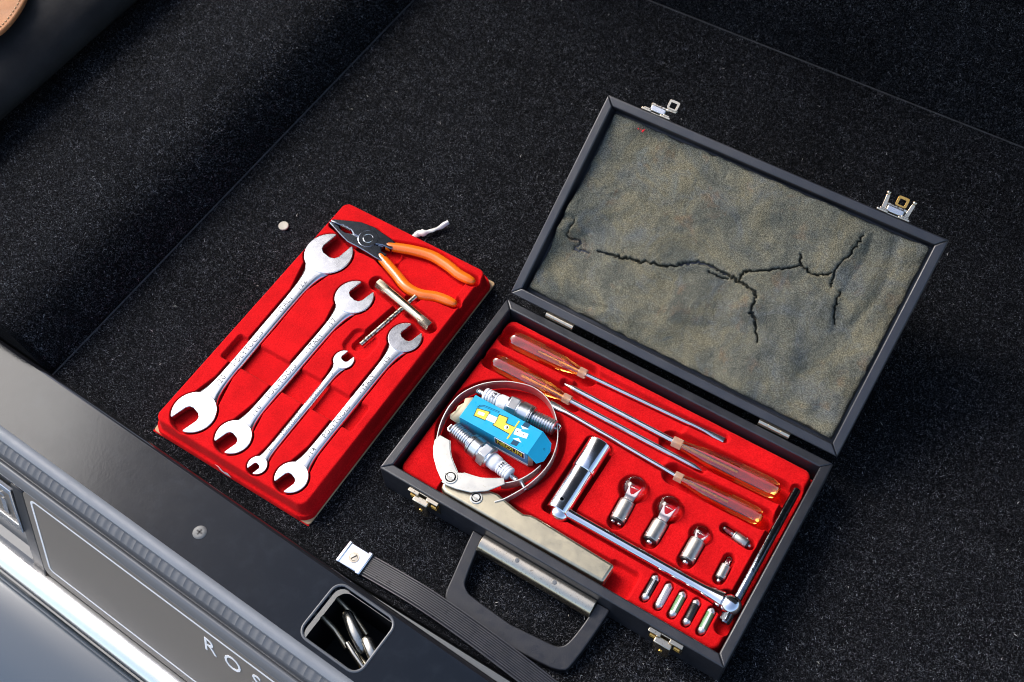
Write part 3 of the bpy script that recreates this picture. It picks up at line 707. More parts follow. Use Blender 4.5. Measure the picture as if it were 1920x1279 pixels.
# foam pad
gx = np.arange(T+3.5, CW-T-2.5, .62); gy = np.arange(T+3.5, CD-T-2.5, .62); X, Y = np.meshgrid(gx, gy)
Z = np.full(X.shape, 12.5)+2.3*blur_noise(X.shape, 36, RNG)+1.45*blur_noise(X.shape, 17, RNG)+.24*blur_noise(X.shape, 5, RNG)+.10*blur_noise(X.shape, 1.6, RNG)
jit = lambda pts, s=1.0: [(x+RNG.normal()*s, y+RNG.normal()*s) for x, y in spline(pts, 9)]
cr = [([(67, 86), (87, 89), (112, 95), (141, 102), (155, 108), (169, 119), (183, 124), (199, 124), (216, 123), (226, 122), (245, 119), (250, 112), (253, 98), (260, 92), (273, 72)], 1.5),
      ([(225, 124), (226, 133), (233, 138), (258, 152), (278, 166)], .95), ([(272, 176), (278, 166), (295, 162), (311, 171)], 1.0), ([(320, 220), (319, 206), (312, 178), (316, 157)], 1.0),
      ([(326, 157), (327, 149), (329, 138), (336, 125)], .7), ([(28, 107), (27, 87), (43, 88), (41, 77), (57, 81)], .8), ([(190, 118), (205, 118), (214, 120)], .5)]
groove = np.zeros(X.shape)
for pts, w_ in cr:
    q = jit(pts, .75 if w_ > .6 else .5); n_ = len(q)
    for k_ in range(n_-1):
        ww = w_*(-.10+.85*RNG.random())*(min(1, .2+k_/8)*min(1, .2+(n_-k_)/8))
        dd_ = sd_cap(X, Y, q[k_], q[k_+1], ww); groove = np.maximum(groove, 1-sstep(dd_, -.2, .75))
    dl = sd_line(X, Y, q); Z += .9*np.exp(-(dl/7)**2)-1.5*np.exp(-(dl/1.9)**2)
for pts, am, wd in (([(330, 223), (333, 195), (329, 163), (339, 119)], -1.6, 4), ([(356, 227), (362, 193), (362, 164), (353, 131)], -1.7, 5), ([(345, 225), (349, 195), (346, 160), (346, 125)], 1.5, 6),
                    ([(29, 149), (41, 146), (54, 154)], 1.3, 3), ([(26, 46), (46, 29), (79, 24), (115, 35)], -1.3, 4), ([(60, 120), (80, 132), (85, 150)], -1.0, 8), ([(130, 60), (170, 50), (215, 62)], -1.2, 7),
                    ([(130, 150), (160, 165), (150, 190)], -1.2, 9), ([(230, 190), (250, 200), (262, 190)], -1.3, 8), ([(16, 106), (24, 108)], -4, 4), ([(20, 92), (36, 97)], 1.5, 5), ([(290, 60), (300, 95), (298, 130)], -1.0, 8), ([(60, 200), (120, 205), (180, 200)], -1.5, 9), ([(200, 215), (260, 218), (300, 205)], 1.4, 7), ([(95, 40), (150, 36), (230, 44)], 1.3, 8), ([(180, 150), (215, 160), (240, 180)], 1.2, 7), ([(60, 165), (90, 180), (130, 178)], 1.3, 6), ([(240, 30), (300, 34), (360, 30)], -1.5, 9), ([(30, 205), (45, 190), (60, 192)], -1.3, 7)):
    Z += am*np.exp(-(sd_line(X, Y, spline(pts, 5))/wd)**2)
se = sd_box(X, Y, gx[0], gx[-1], gy[0], gy[-1], 4)+.5*blur_noise(X.shape, 5, RNG)
Z -= np.interp(se, [-4, -1, 0, 2], [0, .8, 3, 8])
Z -= groove*7.0
field('foam_pad', X, Y, Z, 'foam', lid)
fl = MB()
for k_ in range(9):
    x, y = 50+RNG.normal()*3, 229+RNG.normal()*1.2
    fl.sphere((x if k_ > 4 else 53+RNG.normal()*.8, min(y, 231), 13.5), .5+.6*RNG.random(), 6, 4)
fl.build('red_fluff', 'red', lid)

# hinges
for hx in (50, 313):
    h = MB(); fr = [0, .3, 10.3, 10.5, 10.9, 11.1, 24.3, 24.5, 24.9, 25.1, 35, 35.3]
    h.tube([(hx+t, 253.5, 47.6) for t in fr], [2.9, 3.3, 3.3, 3.3, 2.9, 3.3, 3.3, 3.3, 2.9, 3.3, 3.3, 2.9], 18)
    ho = cp(h.build('hinge', 'nickel', case, ang=30))
    MB().box(hx, hx+35, 250.4, 252, 34, 46.5).build('leaf', 'nickel', ho, bevel=.3)

# latches on the base front wall
def base_latch(x0):
    l = bpy.data.objects.new('base_latch', None); COL.objects.link(l); l.parent = case; l.location = ((x0-200)*S, -125*S, 0)
    MB().box(0, 36.5, -1.3, -.2, 16, 42.6).build('back_plate', 'nickel', l, bevel=.3)
    for a, b in ((0, 13), (22.5, 36.5)): MB().box(a, b, -4.6, -.3, 40.6, 42.8).build('ledge', 'nickel', l, bevel=.5)
    lv = MB().box(8.8, 26.6, -10.2, -3, 27, 39.4).build('lever', 'nickel', l, bevel=.9)
    MB().prism(arc(17.7, 16, 8.4, 180, 360, 10)+[(26.1, 28), (9.3, 28)], 8.2, 9.6).xf(Matrix.Rotation(R(90), 4, 'X')).build('lever_tongue', 'nickel', lv, bevel=.3)
    m = MB(); m.lathe([(9.5, 2.2), (10.6, 2.0), (11, 1)], 14, (17.7, 0, 22), (0, -1, 0)); m.build('rivet', 'brass', lv)
    for a in (2.5, 28.5):
        m = MB(); m.tube([(a, -3.4, 34), (a+6, -3.4, 34)], 2.0, 12); m.tube([(a, -3.0, 29), (a+6, -3.0, 29)], 1.7, 12); m.build('hinge_pin', 'brass', l)
    return l
base_latch(39); base_latch(321.5)
# latches on the lid's far edge (lid coordinates: y along the depth, z up out of the mouth)
def lid_latch(x0, spread):
    l = bpy.data.objects.new('lid_latch', None); COL.objects.link(l); l.parent = lid; l.location = (x0*S, (CD+.3)*S, 0)
    MB().box(0, 35.5, 0, 1.2, 4, 21.5).build('back_plate', 'nickel', l, bevel=.3)
    for a, b in ((0, 12), (23.5, 35.5)): MB().box(a, b, .1, 2.7, 20.8, 22.8).build('ledge', 'nickel', l, bevel=.5)
    MB().box(2.5, 10, 2.2, 4.4, 16, 21.5).build('tab', 'nickel', l, bevel=.5); MB().box(26, 33.5, 2.2, 4.4, 16, 21.5).build('tab', 'nickel', l, bevel=.5)
    bx_ = MB().box(8.8, 26.8, 2.6, 9.6, 12, 20.5).build('spring_box', 'steel', l, bevel=1)
    lo = (14.2, 26.2) if spread else (24.4, 37)
    m = MB().prism(rrect(lo[0], lo[1], 12.5, 23.5, 2), 15.4, 17.0, [rrect(lo[0]+2.6, lo[1]-2.6, 14.2, 20.6, .8)]); m.build('loop', 'brass' if spread else 'nickel', l, bevel=.4)
    MB().box(6, 29, 9.2, 13, 10, 14).build('hinge_bar', 'rod', l, bevel=.8)
    if spread:
        for sgn, ex in ((-1, 5.5), (1, 30)):
            m = MB(); m.prism([(ex-2.3, 4), (ex+2.3, 4), (ex+2+sgn*1.5, 20), (ex+sgn*2.2, 24.5), (ex-1.8+sgn*1.5, 20)], 13.5, 15.5); m.sphere((ex+sgn*1.9, 22, 15.2), 2.7, 12, 8); m.build('ear', 'nickel', l, bevel=.4)
    else:
        MB().prism([(24, 10), (36, 10.5), (38, 14), (27, 14)], 13, 15).build('ear', 'nickel', l, bevel=.5)
    return l
lid_latch(42, False); lid_latch(321, True)

# handle
tilt = lambda x, y: 21+.21*y
outer = spline([(116, 0), (118.5, -20), (123, -50), (125.5, -66), (131, -73.5), (150, -77)], 5)+spline([(158, -77.5), (200, -79.5), (243, -77.5)], 4)+spline([(256, -76), (267, -72), (271.5, -64), (276, -30), (278, 0)], 5)
inner = spline([(263.5, 0), (262, -25), (258, -47), (252, -54.5), (244, -56.5)], 5)+spline([(200, -60.5), (158, -57.5)], 4)+spline([(147, -56), (139, -51), (135.5, -42), (130, -12), (128.5, 0)], 5)
hb = MB().prism(outer+inner, lambda x, y: tilt(x, y)-10, lambda x, y: tilt(x, y)+2.5)
cp(hb.build('handle', 'handle', case, bevel=4.2, seg=4, ang=60))
pr = [(-.3, 12), (-.3, 29.6), (-3.5, 30.4), (-9, 29.8), (-13.5, 27), (-16, 22.5), (-16.5, 17), (-14, 13)]
mm = MB(); n = len(pr); mm.add([(130.5, y, z) for y, z in pr]+[(263.5, y, z) for y, z in pr], [(i, (i+1) % n, (i+1) % n+n, i+n) for i in range(n)]+[tuple(range(n)), tuple(range(2*n-1, n-1, -1))])
hp_ = cp(mm.build('handle_plate', 'nickel', case, bevel=.5, ang=60))
for x in (174, 218):
    m = MB(); m.lathe([(29.8, 2.4), (30.9, 2.2), (31.1, 1.2)], 14, (x, -4.2, 0), (0, -.08, 1)); m.build('rivet', 'etch', hp_)

# ------------------------------------------------------------------ screwdrivers
def screwdriver(h0, h1, tip, hr, label, phillips, zc=33.5):
    a = Vector((*h0, zc)); b = Vector((*h1, zc)); d = (b-a).normalized(); e = Vector((*tip, zc-1.2)); L = (b-a).length
    root = thing('screwdriver', label, 'screwdriver', (a.x, a.y, 22), 0, 'screwdrivers with amber handles'); off = Vector((-a.x, -a.y, -22))
    prof = [(0, .30), (.012, .58), (.03, .80), (.055, .93), (.09, .98), (.2, 1.0), (.42, 1.0), (.55, .95), (.66, .86), (.76, .72), (.84, .60), (.90, .54)]
    def flute(th, i):
        u = prof[i][0]; hx = math.cos(math.pi/6)/math.cos(((th+math.pi/6) % (math.pi/3))-math.pi/6)
        am = max(0, min(1, (u-.015)/.08))*max(0, min(1, (.86-u)/.22))
        return 1+(hx*1.06-1)*am
    m = MB(); m.tube([a+d*(L*t)+off for t, r in prof], [hr*r for t, r in prof], 36, sect=flute); ho = m.build('handle', 'amber', root, ang=24)
    m = MB(); m.tube([a+d*(L*t)+off for t in (.895, .90, .985, .99)], [hr*.56, hr*.66, hr*.66, hr*.60], 6); m.build('collar', 'collar', ho, bevel=.5)
    sr = 3.1 if (phillips) else 2.5
    e2 = e+off; s0 = a+d*(L*.95)+off; ds = (e2-s0).normalized(); LS = (e2-s0).length
    m = MB()
    if phillips:
        m.tube([s0+ds*t for t in (0, LS-14, LS-9, LS-2.5, LS)], [sr, sr, sr, sr*.5, sr*.15], 20, sect=lambda th, i: (1-.28*(.5+.5*math.cos(4*th))**2) if i >= 3 else 1)
    else:
        ww = [1, 1, 1.0, 1.5, 1.45, 1.4]; tt = [1, 1, .8, .42, .26, .2]; rings = []
        side = ds.cross(Vector((0, 0, 1))).normalized(); upv = side.cross(ds)
        for t, w_, t_ in zip((0, LS-32, LS-22, LS-12, LS-3, LS), ww, tt):
            rings.append([tuple(s0+ds*t+side*(sr*w_*math.cos(2*math.pi*k/20))+upv*(sr*t_*math.sin(2*math.pi*k/20))) for k in range(20)])
        m.loft(rings)
    m.build('shaft', 'shaft', root, ang=45)
    m = MB(); m.tube([a+d*(L*.38)+off, a+d*(L*.955)+off], sr*.8, 12); m.build('tang', 'brass', root)
SL = ['flat bladed screwdriver along the hinge side, amber handle at left', 'cross point screwdriver with its amber handle beside the metal ring',
      'cross point screwdriver with its large amber handle at the insert\'s right end', 'slim screwdriver with amber handle nearest the light bulbs']
for (h0, h1, tip, hr), l, p in zip(dr_, SL, (False, True, True, False)): screwdriver(h0, h1, tip, hr*.80, l, p)

# ------------------------------------------------------------------ oil filter wrench
fw = thing('filter_wrench', 'oil filter strap wrench, steel band ring with tan plated handle', 'filter wrench', (85, 100, 28)); F = lambda x, y: (x-85, y-100)
def band(pts, z0, z1, name, mat, parent, t=.9):
    q = [Vector((*F(x, y), 0)) for x, y in pts]; m = MB(); n = len(q); v = []
    for i in range(n):
        d = (q[min(i+1, n-1)]-q[max(i-1, 0)]).normalized(); s_ = Vector((-d.y, d.x, 0))*t/2
        for p in (q[i]-s_, q[i]+s_): v += [(p.x, p.y, z0), (p.x, p.y, z1)]
    f = []
    for i in range(n-1):
        o = 4*i; p = o+4
        f += [(o, p, p+1, o+1), (o+2, o+3, p+3, p+2), (o+1, p+1, p+3, o+3), (o, o+2, p+2, p)]
    f += [(0, 1, 3, 2), (4*n-4, 4*n-2, 4*n-1, 4*n-3)]
    return m.add(v, f).build(name, mat, parent, ang=40)
ringp = spline([(33, 58), (27, 72), (23, 88), (22, 103), (25, 120), (36, 139), (52, 153), (68, 161), (88, 165.5), (109, 160.5), (127, 146.5), (141, 127), (148, 106), (148.5, 86), (143, 63), (132, 40), (124, 30)], 7)
band(ringp, 3, 18, 'strap_band', 'band', fw)
band(spline([(118, 51), (125, 56), (133, 65), (139, 77), (142, 87), (142.5, 90)], 6), 4, 18, 'strap_end', 'band', fw)
m = MB(); m.tube([(*F(133, 66), 12), (*F(143, 60), 11)], 2.2, 12); m.build('stop_pin', 'steel', fw)
br1 = [(33.5, 64), (32, 56), (36, 47), (43, 38), (53, 29), (63, 22), (70, 20), (77, 22), (78, 30), (74, 37), (67, 42), (59, 48), (52, 55.5), (46, 64)]
br2 = [(66, 19), (72, 18.5), (83, 20), (98, 24.5), (112, 35), (123.5, 51), (119, 56.5), (108, 49), (97, 43.5), (88, 40.5), (80, 39.5), (74, 36), (67, 29)]
MB().prism([F(*p) for p in br1], 17.6, 19.4).build('bracket', 'zinc', fw, bevel=.5)
MB().prism([F(*p) for p in br2], 19.6, 21.2).build('bracket', 'zinc', fw, bevel=.5)
band(spline([(46, 64), (52, 55.5), (59, 48), (67, 42), (74, 37)], 4), 8, 18.4, 'flange', 'zinc', fw, 1.4)
band(spline([(80, 39.5), (97, 43.5), (108, 49), (118, 55.5)], 4), 8, 20.6, 'flange', 'zinc', fw, 1.4)
MB().prism([F(*p) for p in [(108, 33), (124, 40), (127, 31), (116, 26)]], 13.5, 15.2).build('flange', 'zinc', fw, bevel=.4)
hpoly = [(65.5, 21), (68, 14.5), (74, 12.2), (84, 12), (261.5, 13.4), (262.5, 35.5), (170, 38.8), (163, 38.2), (156, 35.2), (146, 36), (121, 40.5), (108, 38), (90, 30), (72, 25)]
MB().prism([F(*p) for p in hpoly], 2.5, 16.6).build('handle', 'zinc2', fw, bevel=3.2, seg=4, ang=60)
for (x, y), r_, z in (((71.5, 28), 7.4, 21.2), ((105.5, 24.0), 6.6, 16.8)):
    m = MB(); m.lathe([(z-2, r_), (z+.7, r_), (z+1, r_-.4), (z+1, r_-1.6), (z+.4, r_-2.0), (z+.4, r_-2.6), (z+1.6, r_-2.9), (z+2, r_-3.6), (z+1.2, .8)], 28, (*F(x, y), 0), (0, 0, 1)); m.build('rivet', 'zinc', fw, ang=30)

# ------------------------------------------------------------------ spark plugs and their box
def spark_plug(p0, p1, z, label, spin, mark):
    a = Vector((*p0, z)); b = Vector((*p1, z)); L = (b-a).length; d = (b-a).normalized()
    root = thing('spark_plug', label, 'spark plug', (a.x, a.y, z-10), math.atan2(d.y, d.x), 'spark plugs inside the metal ring'); o = (0, 0, 10); k = L/100
    m = MB(); m.lathe([(0, 2.6), (.8, 3.2), (2, 2.8), (3, 3.2), (4, 2.8), (5, 3.2), (6, 2.8), (7, 3.2), (10*k, 3.1)], 16, o, (1, 0, 0)); m.build('terminal', 'steel', root)
    pr = [(9*k, 5.4), (9.6*k, 7.0)]
    for i in range(5): x = (11+i*3.2)*k; pr += [(x, 8.0), (x+1.4*k, 8.0), (x+1.9*k, 7.2), (x+2.8*k, 7.2)]
    pr += [(28*k, 8.4), (31*k, 8.8), (39*k, 9.0)]
    m = MB(); m.lathe(pr, 28, o, (1, 0, 0)); ins = m.build('insulator', 'porcelain', root, ang=50)
    text('lettering', mark, 5.2, 'blackink', ins, Matrix.Translation((22*k, 0, 18.1)) @ Matrix.Rotation(R(spin), 4, 'Z'), .12, bold=.1)
    m = MB(); m.lathe([(38*k, 10.0), (38.6*k, 11.2), (40.5*k, 11.2)], 28, o, (1, 0, 0)); m.build('crimp_ring', 'plug', root)
    m = MB(); m.lathe([(40*k, 11.6), (41*k, 13.4), (51*k, 13.4), (52*k, 11.8)], 6, o, (1, 0, 0)); m.build('hex_nut', 'plug', root, bevel=.5)
    m = MB(); m.lathe([(52*k, 10.2), (54*k, 10.2), (54.4*k, 12.0), (64*k, 12.0), (65*k, 11.0)], 28, o, (1, 0, 0)); m.build('shell', 'plug', root, ang=30)
    m = MB(); m.lathe([(65*k, 9.6), (65.4*k, 12), (67*k, 12), (67.4*k, 10), (67.8*k, 11.4), (69*k, 11.4), (69.4*k, 8)], 28, o, (1, 0, 0)); m.build('gasket', 'steel', root, ang=30)
    pr = []
    for i in range(9): x = (69.5+i*2.95)*k; pr += [(x, 6.6), (x+.7*k, 6.6), (x+1.2*k, 8.5), (x+2.4*k, 8.5)]
    pr += [(96.2*k, 6.6)]
    m = MB(); m.lathe(pr, 28, o, (1, 0, 0)); m.build('thread', 'plug', root, ang=20)
    m = MB(); m.tube([(95*k, 5.4, 10), (99*k, 5.4, 10), (100.8*k, 4.0, 10), (101*k, -1.5, 10)], 1.5, 8); m.tube([(95*k, 0, 10), (98*k, 0, 10)], 1.6, 10); m.build('electrode', 'steel', root)
spark_plug((36, 131.5), (136, 136.5), 43, 'spark plug lying behind the blue box, threads to the right', 90, 'Y 6')
spark_plug((130, 63), (37, 80.5), 43, 'spark plug lying in front of the blue box, threads to the left', -90, 'I N')
bz0, bz1 = 29, 57
bx = thing('spark_plug_box', 'small blue card box with yellow print lying inside the metal ring', 'box', (85, 104, bz0)); G = lambda x, y, z=0: (x-85, y-104, z)
MB().box(-42.5, 42.5, -15.5, 16, 0, bz1-bz0).build('carton', 'blue', bx, bevel=.3)
zt = bz1-bz0
m = MB(); m.add([(x, y, zt-.2-(x-42.6)*.62) for x, y in [(42.6, 16), (42.6, -15.5), (54, -16.5), (58.5, -9), (58.5, 4), (55, 12)]], [(0, 1, 2, 3, 4, 5)]); fo = m.build('end_flap', 'blue', bx, recalc=False, smooth=False); so_ = fo.modifiers.new('t', 'SOLIDIFY'); so_.thickness = .0004
text('lettering', 'KOLLARD', 3, 'bluedark', fo, frame((52, -4, zt-6.4), (.1, 1, 0), (-1, .1, .62)), .1)
m = MB(); m.add([(43, -15.6, 1), (47, -12, 1), (47, -12, zt-4), (43, -15.6, zt-3)], [(0, 1, 2, 3)]); m.build('side_tab', 'cream', bx, recalc=False)
m = MB(); m.add([(-42.6, 14, 9), (-47, 17, 17), (-54, 12, 16), (-52.5, 7, 15), (-56, 1, 14), (-55, -5, 14), (-58.5, -11, 12), (-56, -15, 11), (-49, -15.5, 10), (-42.6, -14, 9)], [tuple(range(10))]); fo2 = m.build('cream_flap', 'cream', bx, recalc=False); so_ = fo2.modifiers.new('t', 'SOLIDIFY'); so_.thickness = .0006
def pr_(pts, name, mat, h, lift=0): MB().prism([(x-85+dxp, y-104+dyp) for x, y in pts], zt-.3, zt+.10+h).build(name, mat, bx, smooth=False)
dxp, dyp = 1.5, -1.5
pr_([(51, 109), (66, 112.5), (67, 100.5), (53, 99)], 'print', 'blackink', .0); pr_([(51.8, 108.4), (65.3, 111.6), (66.3, 101.2), (53.6, 99.8)], 'print', 'yellow', .06)
pr_([(55, 106.5), (62, 108), (62.6, 104.2), (55.6, 102.9)], 'print', 'white', .12)
pr_([(66, 109.5), (77, 110.5), (77.6, 103), (66.6, 102)], 'print', 'white', .06)
pr_([(75.4, 115), (86.2, 116.5), (87.5, 110), (99, 111), (99, 100), (76.3, 100)], 'print', 'blackink', .0); pr_([(76.2, 114.2), (85.5, 115.6), (86.8, 109.2), (98.3, 110.2), (98.3, 100.8), (77, 100.8)], 'print', 'yellow', .06)
MB().prism([(x+90.5-85+dxp, y+105.5-104+dyp) for x, y in arc(0, 0, 2.6, 0, 360, 14)[:-1]], zt-.2, zt+.25).build('print', 'white', bx, smooth=False)
MB().prism([(x+90.5-85+dxp, y+105.5-104+dyp) for x, y in arc(0, 0, 1.8, -60, 120, 8)], zt-.2, zt+.3).build('print', 'blackink', bx, smooth=False)
pr_([(97.2, 119), (98.8, 119), (99.2, 94.5), (97.6, 94.5)], 'print', 'yellow', .14)
pr_([(99.5, 110.5), (105.5, 111.5), (107, 103.5), (101, 102.6)], 'print', 'white', .06); pr_([(106.2, 109.6), (114.5, 111), (115.6, 105), (107.2, 103.4)], 'print', 'white', .06)
pr_([(102.4, 107.6), (103.4, 107.7), (103.4, 106.7), (102.4, 106.6)], 'print', 'blackink', .12); pr_([(110, 107.7), (111, 107.8), (111, 106.8), (110, 106.7)], 'print', 'blackink', .12)
pr_([(103.6, 121), (110.4, 122), (110.2, 116.4), (103.4, 115.4)], 'print', 'bluedark', .06); pr_([(104.5, 97), (111.4, 98), (111.2, 92.2), (104.3, 91.3)], 'print', 'bluedark', .06)
pr_([(102, 115.5), (112, 116), (106, 112.5)], 'print', 'white', .04); pr_([(103, 97.8), (113.5, 98.4), (108, 101.5)], 'print', 'white', .04)
m = MB(); q = [(51, 110, 0), (52, 113.5, 0), (56, 115.5, 0), (74, 117.5, 0)]
m.tube([(x-85+dxp, y-104+dyp, zt+.1) for x, y, z in q], .28, 6); m.tube([(x-85+dxp+1, y-104+dyp-1.3, zt+.1) for x, y, z in q], .22, 6); m.build('print_line', 'bluedark', bx)
FM = frame((20.5, -15.75, zt-9), (1, 0, 0), (0, 0, 1))
MB().box(2, 39, -16.0, -15.4, zt-13.6, zt-1.6).build('name_label', 'white', bx, smooth=False); MB().box(2.9, 38.1, -16.15, -15.4, zt-12.7, zt-2.5).build('name_label_ground', 'blackink', bx, smooth=False)
text('lettering', 'NEOLIN', 10.4, 'yellow', bx, frame((20.5, -16.2, zt-7.6), (1, 0, 0), (0, 0, 1)), .1, sx=.84, bold=.25)
MB().box(-42.4, 42.4, -16.0, -15.4, 1, 4.4).build('white_edge_print', 'white', bx, smooth=False)

# ------------------------------------------------------------------ spark plug socket wrench
sw = thing('socket_wrench', 'chrome spark plug socket on a long swivel arm with a chrome tommy bar coloured for dark reflections', 'socket wrench', (280, 62, 22)); H = lambda x, y, z: (x-280, y-62, z-22)
m = MB(); m.lathe([(0, 12.0), (.8, 12.7), (53, 12.7), (53.6, 13.4), (54.6, 13.6), (90, 13.6), (91, 12.8), (91, 10.3), (80, 10)], 40, H(182, 57, 35), (-.01, 1, 0)); so_ = m.build('socket', 'chrome', sw, ang=30)
m = MB(); m.lathe([(0, 1.9), (.4, 1.9)], 14, H(182, 68, 47.4), (0, 0, 1)); m.build('pin_hole', 'blackink', so_)
m = MB(); m.lathe([(-.2, 2.6), (.5, 2.6), (.5, 1.7), (-.2, 1.6)], 18, H(182, 68, 47.4), (0, 0, 1), caps=False); m.build('pin_ring', 'chrome', so_)
m = MB(); m.sphere(H(185, 57, 33), 10.5, 24, 14, (1, .8, .9)); m.build('swivel_joint', 'chrome', sw)
m = MB(); m.tube([H(x, 62, 36) for x in (184, 190, 198, 215, 330, 347, 360, 368)], [6, 6, 5.4, 5.2, 5.2, 5.6, 7.4, 9], 28); m.build('arm', 'chrome', sw, ang=50)
m = MB(); m.sphere(H(377, 61.5, 36), 11.2, 26, 16, (1, .98, .92)); m.build('knuckle', 'chrome', sw)
m = MB(); m.tube([H(380, y, 36+.01*(y-60)) for y in (42, 43, 120, 206, 207)], [3.6, 4.4, 4.4, 4.4, 3.8], 20); m.build('tommy_bar', 'darkchrome', sw, ang=40)
m = MB(); m.tube([H(379.5, 54, 36), H(379.5, 43.5, 36)], 6, 4); m.build('bar_stop', 'darkchrome', sw, bevel=.6)

# ------------------------------------------------------------------ light bulbs
def bulb(p, top, rb, rg, lb, label, z, double=False, size='big'):
    a = Vector((*p, z)); b = Vector((*top, z)); d = (b-a).normalized(); L = (b-a).length
    root = thing('light_bulb', label, 'light bulb', (a.x, a.y, z-rb), math.atan2(-d.x, d.y), 'spare light bulbs in the red insert'); o = (0, 0, rb)
    y0 = 3.2 if size == 'big' else 3.6
    if double:
        m = MB(); m.lathe([(1.0, rb*.80), (1.6, rb*.9), (y0+1, rb*.9)], 24, o, (0, 1, 0)); ins = m.build('insulator', 'black', root)
        for sx_ in (-1, 1):
            m = MB(); m.lathe([(-.6, 1.1), (-.2, 2.0), (1.2, 2.2)], 12, (sx_*rb*.42, 0, rb+.6), (0, 1, 0)); m.build('contact', 'tin', root)
    else:
        m = MB(); m.lathe([(1.4, rb*.55), (2.2, rb*.80), (y0+1, rb*.86)], 20, o, (0, 1, 0)); m.build('insulator', 'black', root)
        m = MB(); m.lathe([(-1.2, rb*.18), (-.4, rb*.36), (1.8, rb*.40)], 14, o, (0, 1, 0)); m.build('contact', 'tin', root)
    m = MB(); m.lathe([(y0, rb*.93), (y0+.6, rb), (lb-3, rb), (lb-2.4, rb*.93), (lb-1.6, rb*.93), (lb-.9, rb), (lb, rb*.96)], 30, o, (0, 1, 0)); bo = m.build('cap', 'cap', root, ang=30)
    for sg in (-1, 1):
        m = MB(); m.lathe([(0, rb*.13), (rb*.18, rb*.11)], 8, (sg*rb*.96*.8, y0+rb*.55, rb+rb*.5), (sg*.8, 0, .5)); m.build('pin', 'tin', bo)
    cy = L-rg; pr = [(lb-1.5, rb*.80), (lb+.2, rb*.82)]
    for i in range(15):
        t = -70+160*i/14; y = cy+rg*math.sin(R(t)); r_ = rg*math.cos(R(t))
        if y > lb+.6 and (i > 4 or r_ > rb*.8): pr.append((y, max(r_, .05)))
    if size == 'small': pr = [(lb-1.5, rg*.95), (lb, rg), (L-rg, rg)]+[(L-rg+rg*math.sin(R(t)), max(.05, rg*math.cos(R(t)))) for t in (20, 40, 60, 75, 88)]
    m = MB(); m.lathe(pr, 30, o, (0, 1, 0)); m.build('glass', 'glass', root, ang=80)
    if size == 'big':
        wp = [(-rb*.50, lb-2), (-rb*.60, lb+2), (-rb*.80, cy+rg*.30), (-rb*.52, cy-rg*.08), (-rb*.22, cy-rg*.42), (0, cy-rg*.5), (rb*.22, cy-rg*.42), (rb*.52, cy-rg*.08), (rb*.80, cy+rg*.30), (rb*.60, lb+2), (rb*.50, lb-2)]
        MB().prism(wp, rb-.8, rb+2.0).build('glass_mount', 'pglass', root, bevel=.4)
        m = MB(); hgt = cy+rg*.02
        m.tube([(-rb*.52, hgt, rb+2.2)]+[(-rb*.52+rb*1.04*i/24, hgt+.7*math.sin(i*1.6)+.2*math.sin(math.pi*i/24), rb+2.2+.5*math.cos(i*1.6)) for i in range(25)], .2, 6); m.build('filament', 'steel', root)
    else:
        m = MB(); m.sphere((0, lb+2.0, rb), rg*.42, 10, 8, (1, 1.2, 1)); m.build('glass_bead', 'pglass', root)
        m = MB(); m.tube([(-rg*.35, lb, rb), (-rg*.4, lb+4.5, rb+.4), (rg*.4, lb+4.5, rb+.4), (rg*.35, lb, rb)], .25, 6); m.build('filament', 'steel', root)
bulb((239.3, 78.5), (236.3, 136), 8.3, 14.4, 27, 'double contact light bulb nearest the chrome socket, two dots on its base', 34, True)
bulb((278.3, 77.5), (277.6, 135), 8.2, 14.4, 26, 'large single contact light bulb, second from the chrome socket', 34)
bulb((319.2, 77.5), (318.8, 123), 8.0, 10.6, 28, 'medium light bulb with round glass, third from the chrome socket', 34)
bulb((366, 127.6), (334, 131.8), 4.9, 3.7, 19, 'tiny light bulb lying sideways beside the slim screwdriver handle', 34, size='small')
bulb((355.8, 78), (354.8, 107), 5.0, 3.8, 18.5, 'tiny light bulb standing lengthwise between the medium bulb and the tommy bar', 34, size='small')

# ------------------------------------------------------------------ torpedo fuses
FL = [('fblack', 'tin', 'black fuse at the left end of the row of five'), ('fwhite', 'tin', 'pale pinkish fuse, second from the left of the row'), ('fgreen', 'pglass', 'green fuse in the middle of the row of five'),
      ('fblack', None, 'all black fuse with grey tips, second from the right of the row'), ('fgreen', 'pglass', 'green fuse at the right end of the row of five')]
for (fx, fy), (bm_, strip, lab) in zip(FU, FL):
    root = thing('fuse', lab, 'fuse', (fx, fy, 29.5), R(2), 'torpedo fuses in a row'); o = (0, 0, 4.6)
    m = MB(); m.lathe([(-10.5, 3.4), (-9.8, 3.9), (9.8, 3.9), (10.5, 3.4)], 20, o, (0, 1, 0)); m.build('body', bm_, root, ang=40)
    for sg in (-1, 1):
        m = MB(); m.lathe([(9.2, 4.05), (11.2, 4.1), (12.2, 3.7), (14.2, 2.0), (15.0, .9)], 20, o, (0, sg, 0)); m.build('tip_cap', 'tin', root, ang=40)
    if strip:
        m = MB(); m.box(-1.0, 1.0, -10.5, 10.5, 8.1, 8.6); m.build('fuse_strip', strip, root, bevel=.2)
    else:
        m = MB()
        for i in range(9): m.tube([(3.95*math.cos(t), -8+2*i, 4.6+3.95*math.sin(t)) for t in np.linspace(0.2, 2.94, 10)], .3, 5)
        m.build('ridge', 'fblack', root)

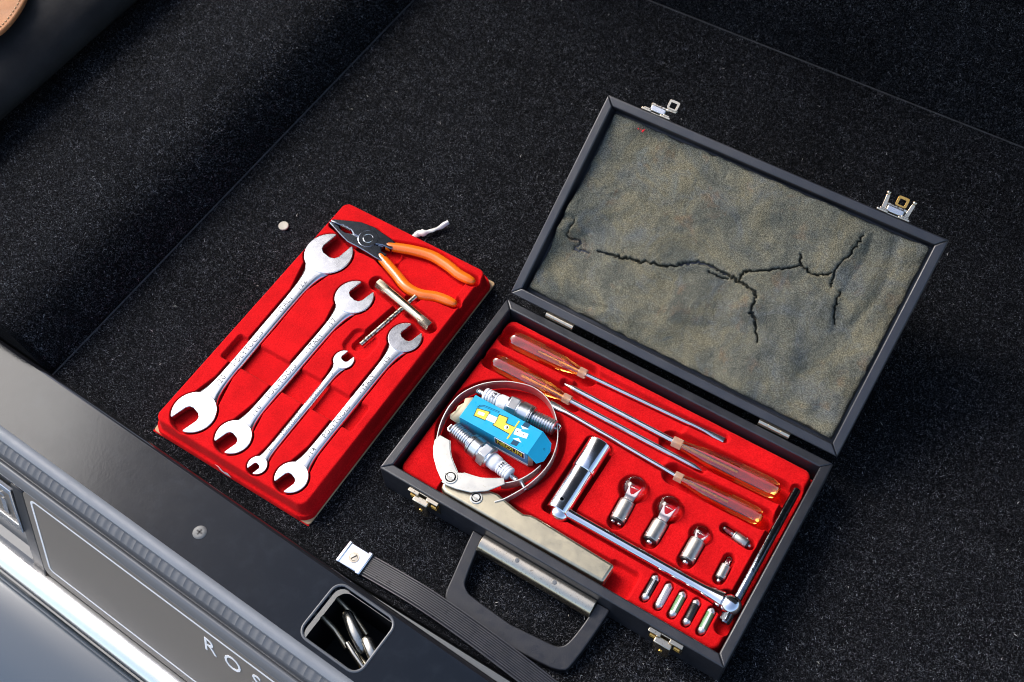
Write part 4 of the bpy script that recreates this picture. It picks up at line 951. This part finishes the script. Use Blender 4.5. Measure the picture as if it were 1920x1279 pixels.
# ------------------------------------------------------------------ rubber strap with its metal end
sp = thing('luggage_strap', 'ribbed black rubber strap with a screwed metal end bracket at the sill', 'strap', (24, -85, 0)); K = lambda x, y: (x-24, y+85)
cen = spline([(30, -84.5, 3), (60, -84, 6), (110, -84.5, 11), (170, -88, 14), (230, -93.5, 15), (300, -101, 14), (400, -112, 10)], 8)
rings = []; W2 = 11.8; nr = 11
for i, p in enumerate(cen):
    d = (Vector(cen[min(i+1, len(cen)-1)])-Vector(cen[max(i-1, 0)])).normalized(); sd_ = d.cross(Vector((0, 0, 1))).normalized(); u_ = sd_.cross(d)
    P0 = Vector((*K(p[0], p[1]), p[2])); ring = []
    for k in range(nr*4+1):
        s_ = 1-2*k/(nr*4); ridge = .75 if (k % 4) in (1, 2, 3) and 2 < k < nr*4-2 else 0
        ring.append(tuple(P0-sd_*(W2*s_)+u_*(1.2+(ridge if 0 < k < nr*4 else 0))))
    ring += [tuple(P0+sd_*W2-u_*1.2), tuple(P0-sd_*W2-u_*1.2)]
    rings.append(ring)
MB().loft(rings).build('ribbed_band', 'rubber', sp, ang=20)
br = MB().prism([K(*p) for p in [(9, -97.5), (37.5, -97.5), (37.5, -72), (9, -72)]], .5, 6.8).build('end_bracket', 'chrome', sp, bevel=1.6, seg=3)
MB().prism([K(*p) for p in [(33, -98.5), (38.6, -98.5), (38.6, -71), (33, -71)]], 2, 8.6).build('crimp', 'chrome', br, bevel=1.2)
MB().prism([K(*p) for p in [(8, -98), (12.5, -98), (12.5, -71.5), (8, -71.5)]], .5, 7.8).build('fold', 'chrome', br, bevel=1.2)
m = MB(); m.lathe([(6.5, 5.6), (7.6, 5.6), (7.8, 5.0), (7.2, 4.5), (7.6, 4.1), (8.2, 3.6), (8.3, .5)], 28, (*K(23, -85), 0), (0, 0, 1)); s2 = m.build('screw', 'nickel', br, ang=30)
m = MB(); m.box(-3.4, 3.4, -.6, .6, 8.0, 8.6).xf(Matrix.Translation((*K(23, -85), 0)) @ Matrix.Rotation(R(60), 4, 'Z')); m.build('screw_slot', 'blackink', s2)
